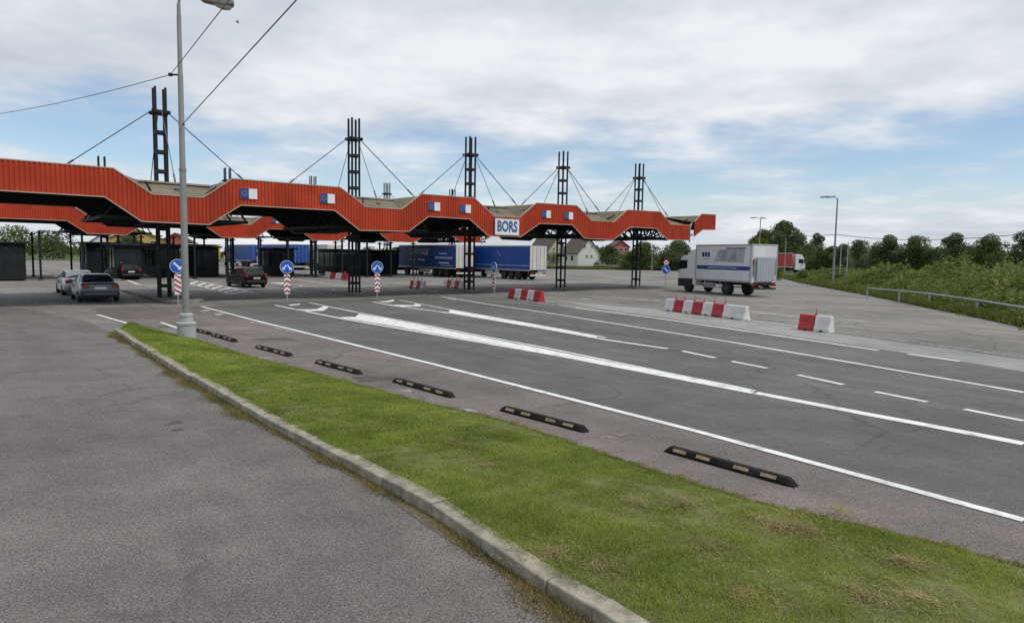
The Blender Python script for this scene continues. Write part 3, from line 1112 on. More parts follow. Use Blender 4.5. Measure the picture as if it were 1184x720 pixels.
# lattice masts with stay cables
def make_mast(label):
    t = thing('lattice_mast', label, 'mast', (0, 0, 0), ROWA, 'lattice masts holding up the canopies')
    a = 0.25
    for sx in (-1, 1):
        for sy in (-1, 1):
            p = MB().box((sx * a, sy * a, 5.68), (0.11, 0.11, 11.36))
            p.build('post', M['steel'], t, 0.012)
    z = 0.75
    fr0 = MB()
    o_, i_ = a + 0.04, a - 0.04
    for hh in (-0.085, 0.085):
        fr0.v += [(sx * k, sy * k, hh) for k in (o_, i_) for sx, sy in ((-1, -1), (1, -1), (1, 1), (-1, 1))]
    for i in range(4):
        j = (i + 1) % 4
        fr0.f += [(i, j, 8 + j, 8 + i), (4 + i, 12 + i, 12 + j, 4 + j), (i, 4 + i, 4 + j, j), (8 + i, 8 + j, 12 + j, 12 + i)]
    fme = fr0.mesh('brace_frame', M['steel'])
    while z < 9.6:
        link('brace_frame', fme, t).location = (0, 0, z)
        z += 1.03
    co = MB()
    for sgn in (-1, 1):
        co.box((0, sgn * (a + 0.09), 10.05), (0.92, 0.06, 0.18))
        co.box((sgn * (a + 0.09), 0, 10.05), (0.06, 0.92, 0.18))
    co.box((0, 0, 9.97), (0.74, 0.74, 0.04))
    co.build('collar', M['steel'], t)
    MB().box((0, 0, 0.06), (1.0, 1.0, 0.12)).build('base_plate', M['concrete'], t, 0.02)
    for e in ((4.75, 0, 6.5), (-4.75, 0, 6.5), (0, 3.3, 5.75), (0, -3.3, 5.75)):
        d = Vector((e[0], e[1], 0)).normalized()
        c = MB()
        s0 = d * 0.46 + Vector((0, 0, 10.05))
        c.tube([s0, Vector(e)], 0.028 if e[0] else 0.022, 6)
        u = (s0 - Vector(e)).normalized()
        c.cyl(Vector(e) + u * 0.5, Vector(e) + u * 1.0, 0.05, n=6)
        c.box((e[0], e[1], e[2] - 0.08), (0.22, 0.22, 0.26))
        c.build('stay_cable', M['cable'], t)
    return t


mast0 = make_mast('')
front_l = [
    'dark lattice mast on the kerbed island beside the diagonal-striped keep-right sign',
    'dark lattice mast of the front canopy beside the stack of barriers under the roof',
    'dark lattice mast of the front canopy in front of the two blue trailers',
    'dark lattice mast of the front canopy beside the five-piece barrier row',
    'dark lattice mast of the front canopy closest to the grey box truck']
rear_l = [
    'rear canopy mast rising behind the dark grey saloon car',
    'rear canopy mast whose tip shows over the first front peak beside the lamp post',
    'rear canopy mast whose tip shows behind the wide front peak with two flags',
    'rear canopy mast whose four posts rise above the brown roof valley',
    'rear canopy mast whose tip shows above the narrower peak beside the place-name board']
first = True
for base, labs in ((M1, front_l), (M2, rear_l)):
    for s, lb in zip(MASTS, labs):
        o = mast0 if first else copy_tree(mast0)
        first = False
        p = row(s, 0, base)
        o.location = p
        o['label'] = lb
M_Z = {}

# flag panels and place-name board
_fp = row(0, 5.02)


def on_fascia(px, py, base=M1, o=5.03):
    p0 = base + NRM * o
    d = ray(px, py)
    t_ = (p0 - EYE).dot(NRM) / d.dot(NRM)
    return EYE + d * t_


flags = [
    (287.5, 224, M1, 'blue and white flag panel on the wide peak beside the lamp post'),
    (378.5, 229.5, M1, 'blue and white flag panel on the wide peak above the second striped post'),
    (502, 238.7, M1, 'blue and white flag panel over the first blue trailer, farther from the board'),
    (538, 241.4, M1, 'blue and white flag panel next to the mast and nearest the place-name board'),
    (631.5, 247.6, M1, 'blue and white flag panel on the peak just past the place-name board'),
    (657.5, 249.4, M1, 'blue and white flag panel on the peak past the board, beyond its mast'),
    (319, 255, M2, 'small blue and white flag panel on the rear canopy, seen under the front one'),
]
for px, py, base, lb in flags:
    p = on_fascia(px, py, base)
    t = thing('flag_panel', lb, 'sign', p, ROWA, 'flag panels on the canopy fascia')
    MB().box((0, -0.012, 0), (0.86, 0.024, 0.52)).build('panel', M['signwhite'], t)
    MB().box((-0.215, -0.029, 0), (0.43, 0.008, 0.515)).build('blue_field', M['flagblue'], t)
    em = MB()
    for k in range(12):
        a = 2 * PI * k / 12
        em.cyl((-0.215 + 0.12 * math.cos(a), -0.033, 0.12 * math.sin(a)), (-0.215 + 0.12 * math.cos(a), -0.037, 0.12 * math.sin(a)), 0.022, n=5)
    em.build('star_ring', M['flagpale'], t)
pa, pb = on_fascia(571.8, 262), on_fascia(599.6, 263)
pc = (pa + pb) / 2
pc.z = 4.66
bw = (pb - pa).length
t = thing('place_name_board', 'white board with blue letters BORS on the red canopy fascia', 'sign', pc, ROWA)
MB().box((0, -0.03, 0), (bw, 0.06, 1.12)).build('board', M['signwhite'], t, 0.01)
fr = MB()
for z in (-0.55, 0.55):
    fr.box((0, -0.04, z), (bw + .04, 0.07, 0.03))
for x in (-bw / 2, bw / 2):
    fr.box((x, -0.04, 0), (0.03, 0.07, 1.12))
fr.build('frame', M['galv'], t)
text_part('BORS', 0.98, 'lettering', M['letters'], t, (0, -0.065, 0.0), (R(90), 0, 0), 0.74, 0.034)

# traffic islands under the masts
def island(base, s, o0, o1, wd=1.7, h=0.12):
    mb = MB()
    n = 7
    pts = []
    for i in range(n):
        a = PI * i / (n - 1)
        pts.append((wd / 2 * math.cos(a), -o0 - (wd * 0.9) * math.sin(a) * -1 - wd * 0.9 * 0))
    poly = [(wd / 2 * math.cos(PI * i / (n - 1)), -(o0 + wd * 0.9 * math.sin(PI * i / (n - 1)))) for i in range(n)]
    poly += [(-wd / 2, -o1), (wd / 2, -o1)]
    o = MB().prism(poly, 'z', 0.0, h).build('traffic_island', M['kerbdark'], None, 0.02)
    o.location = row(s, 0, base)
    o.rotation_euler = (0, 0, ROWA)
    tag(o, kind='structure')
    ins = [(x * 0.80, (y + o0 - 0.1) * 0.9 - o0 if y < -o0 else y) for x, y in poly[:n]] + [(-wd * .4, -o1 + .1), (wd * .4, -o1 + .1)]
    q = MB().prism(ins, 'z', h - 0.004, h + 0.004).build('island_paving', M['apron'], None)
    q.location = row(s, 0, base)
    q.rotation_euler = (0, 0, ROWA)
    tag(q, kind='structure')


island(M1, 0.35, 2.0, -22, 2.1, 0.13)
for s in (11.3, 20.6):
    island(M1, s, 1.2, -20, 1.5, 0.035)
for s in MASTS:
    island(M2, s, 5, -9, 1.8, 0.10)

# control booths
def make_booth():
    t = thing('control_booth', '', 'booth', (0, 0, 0), ROWA, 'control booths on the islands')
    W, D, H = 2.2, 5.0, 2.9
    b = MB()
    b.box((0, 0, 0.5), (W, D, 1.0))
    for x in (-1, 1):
        for y in (-1, -0.33, 0.33, 1):
            b.box((x * (W / 2 - 0.05), y * (D / 2 - 0.05), (1.0 + H) / 2), (0.1, 0.1, H - 1.0))
    b.box((0, 0, H - 0.14), (W, D, 0.3))
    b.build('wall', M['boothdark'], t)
    for x in (-1, 1):
        MB().box((x * (W / 2 - 0.06), 0, 1.8), (0.02, D - 0.2, 1.6)).build('window', M['glass'], t)
    for y in (-1, 1):
        MB().box((0, y * (D / 2 - 0.06), 1.8), (W - 0.2, 0.02, 1.6)).build('window', M['glass'], t)
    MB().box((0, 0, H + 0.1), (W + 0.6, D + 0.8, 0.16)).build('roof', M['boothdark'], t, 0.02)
    return t


booth0 = make_booth()
bl = [
    (-7.5, 3.6, 'dark control booth at the far side of the saloon car lane'),
    (1.0, 3.4, 'dark control booth behind the mast of the kerbed island'),
    (5.4, -2.5, 'dark control booth in the lane area behind the lamp post'),
    (9.3, -3.0, 'dark control booth behind the black estate car, on the lamp post side'),
    (17.6, -3.5, 'dark control booth between the two blue lorries seen from behind'),
    (24.6, -3.0, 'dark control booth behind the stack of barriers under the canopy'),
    (27.9, -4.0, 'dark control booth in the deep shade behind the second mast'),
    (31.0, -3.5, 'dark control booth beside the front end of the first blue trailer')]
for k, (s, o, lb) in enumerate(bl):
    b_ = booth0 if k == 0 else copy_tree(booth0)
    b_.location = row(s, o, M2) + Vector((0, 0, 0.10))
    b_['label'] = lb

for k in range(3, 6):  # added booths: dark bulk to deepen the shade under the far canopy
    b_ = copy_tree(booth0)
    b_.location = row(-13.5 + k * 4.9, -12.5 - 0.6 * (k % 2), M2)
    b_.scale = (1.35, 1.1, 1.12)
    b_['label'] = 'added dark booth that deepens the shade under and behind the far canopy'
    b_['group'] = 'added booths that deepen the shade'

col_me = MB().box((0, 0, 2.1), (0.16, 0.16, 4.2)).box((0, 0, 0.04), (0.4, 0.4, 0.08)).box((0, 0, 4.0), (0.5, 0.3, 0.12)).mesh('slim_column', M['steel'])
for k in range(15):
    for o_ in (4.2, -4.2):
        s_ = -11.4 + k * 3.05
        if min(abs(s_ - m_) for m_ in MASTS) < 0.8:
            s_ += 1.0
        c_ = link('slim_column', col_me)
        c_.location = row(s_, o_, M2)
        c_.rotation_euler = (0, 0, ROWA)
        tag(c_, 'slim dark column in the ranks under the far canopy', 'column', 'slim columns under the far canopy')

# ------------------------------------------------------------------ road signs
def disc(mb, r, y0, y1, c=(0, 0), n=28):
    mb.cyl((c[0], y0, c[1]), (c[0], y1, c[1]), r, n=n)


def arrow(mb, ang, y, c=(0, 0), L=0.36, wd=0.07):
    """flat arrow whose tip points along ang in the x-z plane of the sign"""
    d = Vector((math.cos(ang), 0, math.sin(ang)))
    n = Vector((-d.z, 0, d.x))
    o = Vector((c[0], y, c[1]))
    for y2 in (0,):
        a, b = o - d * L / 2, o + d * (L / 2 - 0.13)
        tip = o + d * L / 2
        P = [a - n * wd / 2, a + n * wd / 2, b + n * wd / 2, b + n * wd * 1.5, tip, b - n * wd * 1.5, b - n * wd / 2]
        back = [p + Vector((0, 0.004, 0)) for p in P]
        k = len(P)
        mb.add(P + back, [tuple(range(k)), tuple(range(2 * k - 1, k - 1, -1))] + [(i, (i + 1) % k, k + (i + 1) % k, k + i) for i in range(k)])


def keep_sign(px, py, label, rz, kind='both', board=True, zc=1.92, r=0.33):
    p = gp(px, py)
    t = thing('keep_right_sign' if kind != 'both' else 'pass_either_side_sign', label, 'road sign', p, rz, 'blue road signs at the island tips')
    MB().cyl((0, 0, 0), (0, 0, zc + (0.85 if kind == 'double' else 0.3)), 0.032, n=8).build('pole', M['galv'], t, 0, True)
    d = MB()
    disc(d, r, -0.036, -0.06, (0, zc))
    d.build('blue_disc', M['signblue'], t)
    rim = MB().ring(r, r + 0.018, -0.034, -0.062, zc)
    rim.build('rim', M['signwhite'], t)
    a = MB()
    if kind == 'both':
        arrow(a, R(-128), -0.068, (-0.13, zc - 0.03), 0.34, 0.065)
        arrow(a, R(-52), -0.068, (0.13, zc - 0.03), 0.34, 0.065)
    else:
        arrow(a, R(-45), -0.068, (0.0, zc), 0.5, 0.09)
    a.build('arrow', M['signwhite'], t)
    if board:
        z0, z1, bw_ = 0.50, 1.52, 0.30
        MB().box((0, -0.045, (z0 + z1) / 2), (bw_, 0.02, z1 - z0)).build('striped_board', M['signwhite'], t)
        s = MB()
        nst = 4
        h = (z1 - z0) / nst
        for k in range(nst):
            zb = z0 + k * h + 0.02
            if kind == 'both':
                P = [(-bw_ / 2, zb - 0.0), (0, zb + 0.11), (bw_ / 2, zb), (bw_ / 2, zb + 0.11), (0, zb + 0.22), (-bw_ / 2, zb + 0.11)]
            else:
                P = [(-bw_ / 2, zb + 0.18), (bw_ / 2, zb - 0.02), (bw_ / 2, zb + 0.09), (-bw_ / 2, zb + 0.29)]
                P = [(x, min(z, z1 - 0.005)) for x, z in P]
            s.prism(P, 'y', -0.058, -0.0565)
        s.build('red_stripes', M['signred'], t)
    if kind == 'double':
        c2 = MB()
        disc(c2, 0.27, -0.036, -0.055, (0, zc + 0.62))
        c2.build('white_disc', M['signwhite'], t)
        rg = MB().ring(0.20, 0.285, -0.05, -0.066, zc + 0.62)
        rg.build('red_ring', M['signred'], t)
        MB().box((-0.05, -0.058, zc + 0.62), (0.06, 0.008, 0.16)).box((0.06, -0.058, zc + 0.6), (0.07, 0.008, 0.1)).build('symbol', M['blackplastic'], t)
    return t


keep_sign(206, 352, 'blue disc with one slanting arrow over a diagonally striped board', ROWA - R(2), 'one')
keep_sign(332, 350.5, 'two-arrow blue disc over red chevrons beside the black estate car', ROWA - R(12))
keep_sign(436, 347, 'two-arrow blue disc over red chevrons standing just past the second mast', ROWA - R(12))
keep_sign(571.3, 342.5, 'edge-on blue sign over red chevrons below the place-name board', ROWA - R(95))
keep_sign(769, 335, 'blue arrow disc under a red-ringed disc beside the grey box truck', ROWA - R(30), 'double', False, 1.75, 0.36)

# ------------------------------------------------------------------ plastic barriers
def barrier_mesh(name, L, m):
    mb = MB()
    prof = [(-0.22, 0.0), (-0.22, 0.12), (-0.15, 0.30), (-0.10, 0.63), (0.10, 0.63), (0.15, 0.30), (0.22, 0.12), (0.22, 0.0)]
    rings = []
    for x in (-L / 2 + 0.01, -L / 2 + 0.05, L / 2 - 0.05, L / 2 - 0.01):
        k = 0.93 if abs(x) > L / 2 - 0.03 else 1.0
        rings.append([(x, y * k, z if z == 0 else z * (0.98 if k < 1 else 1)) for y, z in prof])
    mb.loft(rings)
    return mb.mesh(name, m, 0.012)


BM = {}


def barrier(p, rz, col, L, label, group, pin=True):
    key = (col, round(L, 2))
    if key not in BM:
        BM[key] = barrier_mesh('shell', L, M['barred' if col == 'r' else 'barwhite'])
        bm_ = MB()
        for y in (-0.2, 0.2):
            bm_.box((0, y, 0.05), (0.12, 0.06, 0.07))
        bm_.box((0, 0, 0.012), (L * 0.55, 0.46, 0.024))
        BM[key, 'f'] = bm_.mesh('foot_slot', M['blackplastic'])
        pm = MB()
        pm.cyl((L / 2, 0, 0.5), (L / 2, 0, 0.90), 0.015, n=6)
        pm.cyl((L / 2, 0, 0.64), (L / 2, 0, 0.70), 0.05, n=8)
        BM[key, 'p'] = pm.mesh('linking_pin', M['barred'])
    t = thing('plastic_barrier', label, 'barrier', p, rz, group)
    link('shell', BM[key], t)
    link('foot_slot', BM[key, 'f'], t)
    if pin:
        link('linking_pin', BM[key, 'p'], t)
    return t


ORD = ['first', 'second', 'third', 'fourth', 'fifth', 'sixth']


def barrier_row(pa, pb, pattern, where, group, pins=True):
    a, b = gp(*pa), gp(*pb)
    d = (b - a)
    tot = sum(1.0 if c in 'rw' else 2.0 for c in pattern)
    unit = d.length / tot
    rz = math.atan2(d.y, d.x)
    pos = 0
    names = {'r': 'red', 'w': 'white', 'W': 'long white'}
    cnt = {}
    for k, c in enumerate(pattern):
        L = unit * (2 if c == 'W' else 1)
        cnt[c] = cnt.get(c, 0) + 1
        n_same = pattern.count(c)
        lead = (ORD[cnt[c] - 1] + ' ') if n_same > 1 else ''
        p = a + d.normalized() * (pos + L / 2)
        barrier(p, rz, 'r' if c == 'r' else 'w', L - 0.01, f'{lead}{names[c]} plastic barrier {where}', group, pins and k < len(pattern) - 1)
        pos += L


barrier_row((771, 359), (864, 370.5), 'wrwrwrW', 'along the seven-piece row in front of the box truck', 'barrier row in front of the box truck')
barrier_row((925, 381), (962, 385), 'rw', 'of the isolated pair out on the pale strip', 'isolated pair of barriers')
barrier_row((590, 344.5), (627, 349), 'rwrwr', 'along the five-piece row between mast and chevron post', 'five-piece barrier row')
barrier_row((475.5, 333), (491.5, 334.2), 'rwrw', 'in the short row below the first trailer wheels', 'short row under the first trailer')
barrier_row((514, 332), (537, 334), 'wrwrw', 'in the row at the back end of the first trailer', 'row at the trailer back end')
barrier_row((377, 321.2), (403, 324), 'wrwr', 'in the shaded row beside the second mast', 'shaded row under the canopy', False)
t_ = gp(390, 320.8)
barrier(t_ + Vector((0.3, 1.2, 0)), ROWA - R(75), 'r', 0.9, 'red plastic barrier standing behind the shaded row beside the second mast', 'shaded row under the canopy', False)

# ------------------------------------------------------------------ rubber wheel stops on the shoulder
def make_stop():
    t = thing('wheel_stop', '', 'wheel stop', (0, 0, 0), 0, 'rubber wheel stops along the verge')
    L, Wd, H = 1.84, 0.165, 0.09
    mb = MB()
    rings = []
    for x, k, hh in ((-L / 2, 0.8, 0.02), (-L / 2 + 0.09, 1, 1), (L / 2 - 0.09, 1, 1), (L / 2, 0.8, 0.02)):
        rings.append([(x, y * k, max(0.004, z * hh)) for y, z in ((-Wd / 2, 0.004), (-Wd / 2, 0.03), (-0.045, H), (0.045, H), (Wd / 2, 0.03), (Wd / 2, 0.004))])
    mb.loft(rings).build('rubber_body', M['rubber'], t, 0.006)
    for x in (-0.66, -0.30, 0.24, 0.60):
        r_ = MB()
        # on the sloping face towards the verge
        n = Vector((0, -(H - 0.03), Wd / 2 - 0.045)).normalized()
        c0, c1 = Vector((0, -Wd / 2, 0.03)), Vector((0, -0.045, H))
        a, b = c0.lerp(c1, 0.18), c0.lerp(c1, 0.82)
        vs = []
        for off in (0.001, 0.005):
            for p, xx in ((a, -0.10), (a, 0.10), (b, 0.10), (b, -0.10)):
                vs.append(Vector((x + xx, p.y, p.z)) + n * off)
        r_.add(vs, [(0, 1, 2, 3), (4, 5, 6, 7), (0, 1, 5, 4), (1, 2, 6, 5), (2, 3, 7, 6), (3, 0, 4, 7)])
        r_.build('reflector', M['reflector'], t)
    MB().box((0, 0, H * 0.51), (0.012, Wd * 0.75, H)).build('joint', M['rubber'], t)
    return t


stop0 = make_stop()
sl = [
    ((770, 521), (921, 563), 'largest black rubber wheel stop with four pale reflectors, closest to the viewer'),
    ((580, 474), (679, 500), 'second largest black rubber wheel stop, next in line after the largest'),
    ((456, 441), (524, 460), 'black rubber wheel stop, third in line counting from the largest'),
    ((366, 419.5), (417, 433), 'middle one of the seven black rubber wheel stops along the verge'),
    ((297, 402), (337, 412.5), 'third black rubber wheel stop counting from the lamp post base'),
    ((243.5, 387.5), (276, 396.5), 'second black rubber wheel stop from the lamp post base'),
    ((222, 381.5), (241, 386.5), 'farthest black rubber wheel stop, half hidden by the lamp post base')]
for k, (a, b, lb) in enumerate(sl):
    o = stop0 if k == 0 else copy_tree(stop0)
    A, B = gp(*a), gp(*b)
    o.location = (A + B) / 2 + Vector((0, 0, 0.005))
    o.rotation_euler = (0, 0, math.atan2(B.y - A.y, B.x - A.x))
    o.scale = ((B - A).length / 1.84 if k < 5 else 1.05,) + (1, 1)
    o['label'] = lb

# ------------------------------------------------------------------ street lamps and poles
lp = gp(216, 391)
t = thing('street_lamp', 'tall grey street lamp on a stepped drum base in the grass', 'street lamp', (lp.x, lp.y, 0.02))
b = MB()
b.lathe([(0.268, -0.1), (0.268, 0.40), (0.285, 0.41), (0.285, 0.47), (0.25, 0.49), (0.19, 0.50), (0.185, 0.66), (0.20, 0.67), (0.20, 0.73), (0.16, 0.75), (0.12, 0.76)], (0, 0, 0), 32)
b.build('base', M['lampbase'], t, 0, True)
HT = at(245, 12, lp.y).z + 0.14
MB().lathe([(0.100, 0.7), (0.098, 2.2), (0.094, 5.05), (0.086, 5.10), (0.084, 5.12), (0.076, 7.9), (0.068, 7.95), (0.062, HT - 0.35), (0.056, HT - 0.3), (0.052, HT)], (0, 0, 0), 20).build('pole', M['polegrey'], t, 0, True)
rg = MB()
for z in (5.06,):
    rg.lathe([(0.08, z), (0.105, z + .01), (0.105, z + 0.09), (0.08, z + 0.1)], (0, 0, 0), 20)
rg.build('joint_ring', M['polegrey'], t, 0, True)
MB().tube([(0, 0, HT - 0.1), (0.03, 0, HT + 0.25), (0.25, 0, HT + 0.42), (0.6, 0, HT + 0.38), (0.85, 0, HT + 0.25)], 0.04, 10).build('arm', M['polegrey'], t, 0, True)
hz = HT - 0.02
hd = MB()
rings = []
for x, hw, z0, z1 in ((0.62, 0.06, 0.20, 0.30), (0.70, 0.13, 0.10, 0.34), (1.0, 0.19, 0.05, 0.33), (1.35, 0.20, -0.02, 0.27), (1.58, 0.14, -0.01, 0.2), (1.63, 0.05, 0.05, 0.14)):
    rings.append([(x, -hw, hz + z0), (x, -hw, hz + z0 * .4 + z1 * .6), (x, -hw * .5, hz + z1), (x, hw * .5, hz + z1), (x, hw, hz + z0 * .4 + z1 * .6), (x, hw, hz + z0)])
hd.loft(rings)
head = hd.build('lamp_head', M['lamphead'], t, 0.01)
gb = MB()
rings = []
for x, hw, d in ((1.02, 0.10, 0.02), (1.12, 0.15, 0.10), (1.3, 0.16, 0.15), (1.48, 0.13, 0.12), (1.56, 0.08, 0.02)):
    zt = hz + 0.05 - (x - 1.0) * 0.2 + 0.03
    rings.append([(x, -hw, zt), (x, -hw * .7, zt - d * .8), (x, 0, zt - d), (x, hw * .7, zt - d * .8), (x, hw, zt)])
gb.loft(rings).build('lamp_bowl', M['lampglass'], head, 0, True)


def far_lamp(px, py_top, Y, label, heads, name='street_lamp'):
    p = at(px, py_top, Y)
    H = p.z
    t = thing(name, label, 'street lamp', (p.x, p.y, 0))
    MB().cyl((0, 0, 0), (0, 0, H), 0.13, 0.07, 10).build('pole', M['polegrey'], t, 0, True)
    for sgn, L in heads:
        MB().tube([(0, 0, H - 0.05), (sgn * 0.3, 0, H + 0.12), (sgn * L, 0, H + 0.2)], 0.04, 6).build('arm', M['polegrey'], t)
        h = MB()
        rings = []
        for x, hw, hh in ((L - 0.1, 0.06, 0.05), (L + 0.15, 0.16, 0.1), (L + 0.7, 0.15, 0.09), (L + 0.95, 0.06, 0.04)):
            zc = H + 0.2 - (x - L) * 0.1
            rings.append([(sgn * x, -hw, zc - hh), (sgn * x, -hw, zc), (sgn * x, -hw * .4, zc + hh), (sgn * x, hw * .4, zc + hh), (sgn * x, hw, zc), (sgn * x, hw, zc - hh)])
        h.loft(rings).build('lamp_head', M['lamphead'], t)
    return t


far_lamp(968.5, 229.5, 74, 'thin street lamp with paired heads rising from the roadside bushes', [(-1, 0.35), (-1, 1.0)])
far_lamp(879.5, 253, 112, 'distant street lamp above the yellow-green tree', [(-1, 0.8), (1, 0.0)])
for px, y0, y1, Y, lb in (
        (754.5, 284, 311, 146, 'thin pale pole at the plaza edge between two trees'),
        (909, 275, 309, 118, 'thin grey pole in front of the distant red lorry'),
        (973, 281, 318, 85, 'thin grey pole next to the paired-head street lamp'),
        (981, 280, 318, 85, 'thin grey pole just past the other one by the street lamp')):
    a = at(px, y0, Y)
    o = MB().cyl((0, 0, 0), (0, 0, a.z), 0.09, 0.05, 8).build('utility_pole', M['galv'], None, 0, True)
    o.location = (a.x, a.y, 0)
    tag(o, lb, 'pole')

# overhead wires (they run from the lamp post)
def wire(name, a, b, sag, r, label):
    a, b = Vector(a), Vector(b)
    pts = []
    for i in range(25):
        u = i / 24
        pts.append(a.lerp(b, u) - Vector((0, 0, sag * 4 * u * (1 - u))))
    o = MB().tube(pts, r, 5).build(name, M['cable'])
    tag(o, label, 'wire')
    return o


w0 = at(197, 86.5, lp.y + 0.1)
pL = at(112, 105.5, 23.5)
wire('overhead_wire', w0, w0 + (pL - w0) * 3.2, 0.12, 0.012, 'dark overhead wire running from the lamp post towards the car lane side')
pR = at(265, 0, 13.2)
wire('overhead_wire', w0, w0 + (pR - w0) * 2.6, 0.0, 0.011, 'dark overhead wire climbing from the upper wire clamp past the lamp head')
w1 = at(211, 144, lp.y)
pR2 = at(343, 0, 12.0)
wire('overhead_wire', w1, w1 + (pR2 - w1) * 2.2, 0.0, 0.013, 'thick overhead wire slanting up across the sky from the lower clamp')
for k, (p, lb) in enumerate(((w0, 'small wire clamp high on the lamp post'), (w1, 'small wire clamp lower on the lamp post'))):
    o = MB().cyl((-0.05, 0, 0), (0.22 if k == 0 else -0.12, 0, 0), 0.03, n=8).box((0, 0, 0), (0.1, 0.08, 0.09)).build('wire_clamp', M['blackplastic'], t, 0.005)
    o.location = Vector(p) - Vector((lp.x, lp.y, 0.02))
    o.parent = bpy.data.objects['street_lamp']
a = at(967, 271, 74)
b_ = at(1075, 262.5, 60)
wire('overhead_wire', a, a + (b_ - a) * 2.6, 1.2, 0.03, 'thin overhead wire running from the paired-head lamp over the bushes')
a2 = at(800, 280, 150)
wire('overhead_wire', at(967, 271, 74), at(885, 268, 112), 0.4, 0.03, 'thin overhead wire strung between the two distant street lamps')

# a small bird
bp = at(274.5, 26, 26)
bd = MB()
bd.lathe([(0.005, -0.14), (0.03, -0.09), (0.05, -0.02), (0.045, 0.05), (0.028, 0.09), (0.03, 0.115), (0.006, 0.15)], (0, 0, 0), 10, 'x')
for s in (-1, 1):
    bd.add([(0.05, s * 0.03, 0.01), (-0.03, s * 0.03, 0.015), (-0.09, s * 0.20, 0.09), (-0.02, s * 0.18, 0.09), (0.05, s * 0.03, 0.02), (-0.03, s * 0.03, 0.025), (-0.09, s * 0.20, 0.1), (-0.02, s * 0.18, 0.1)],
           [(0, 1, 2, 3), (4, 5, 6, 7), (0, 1, 5, 4), (1, 2, 6, 5), (2, 3, 7, 6), (3, 0, 4, 7)])
bd.add([(-0.1, -0.02, 0), (-0.2, -0.05, 0.0), (-0.2, 0.05, 0.0), (-0.1, 0.02, 0), (-0.1, 0, 0.012), (-0.2, 0, 0.01)], [(0, 1, 2, 3), (0, 4, 5, 1), (3, 2, 5, 4)])
o = bd.build('bird', M['blackplastic'], None, 0, True)
o.location = bp
o.rotation_euler = (0, 0.3, 0.8)
o.scale = (0.5, 0.5, 0.5)
tag(o, 'small dark bird flying high beside the lamp head', 'bird')

# ------------------------------------------------------------------ vehicles
def wheel(parent, x, y, r, wd, dual=False, key={}):
    k = (r, wd)
    if k not in key:
        prof = [(r * 0.55, -wd / 2), (r * 0.93, -wd / 2), (r, -wd / 2 + 0.04), (r, wd / 2 - 0.04), (r * 0.93, wd / 2), (r * 0.55, wd / 2)]
        key[k] = MB().lathe(prof, (0, 0, 0), 22, 'x').mesh('tyre', M['tyre'], 0, True)
        rp = [(r * 0.56, -wd / 2 + 0.02), (r * 0.56, -wd / 2 - 0.004), (r * 0.5, -wd / 2 - 0.006), (r * 0.42, -wd / 2 + 0.05), (r * 0.2, -wd / 2 + 0.04), (r * 0.16, -wd / 2 - 0.01), (0.02, -wd / 2 - 0.01)]
        rp2 = [(a_, -h) for a_, h in rp]
        key[k, 'r'] = MB().lathe(rp, (0, 0, 0), 18, 'x').lathe(rp2, (0, 0, 0), 18, 'x').mesh('rim', M['rim'], 0, True)
    wl = link('wheel', key[k], parent)
    wl.location = (x, y, r)
    link('rim', key[k, 'r'], wl)
    return wl


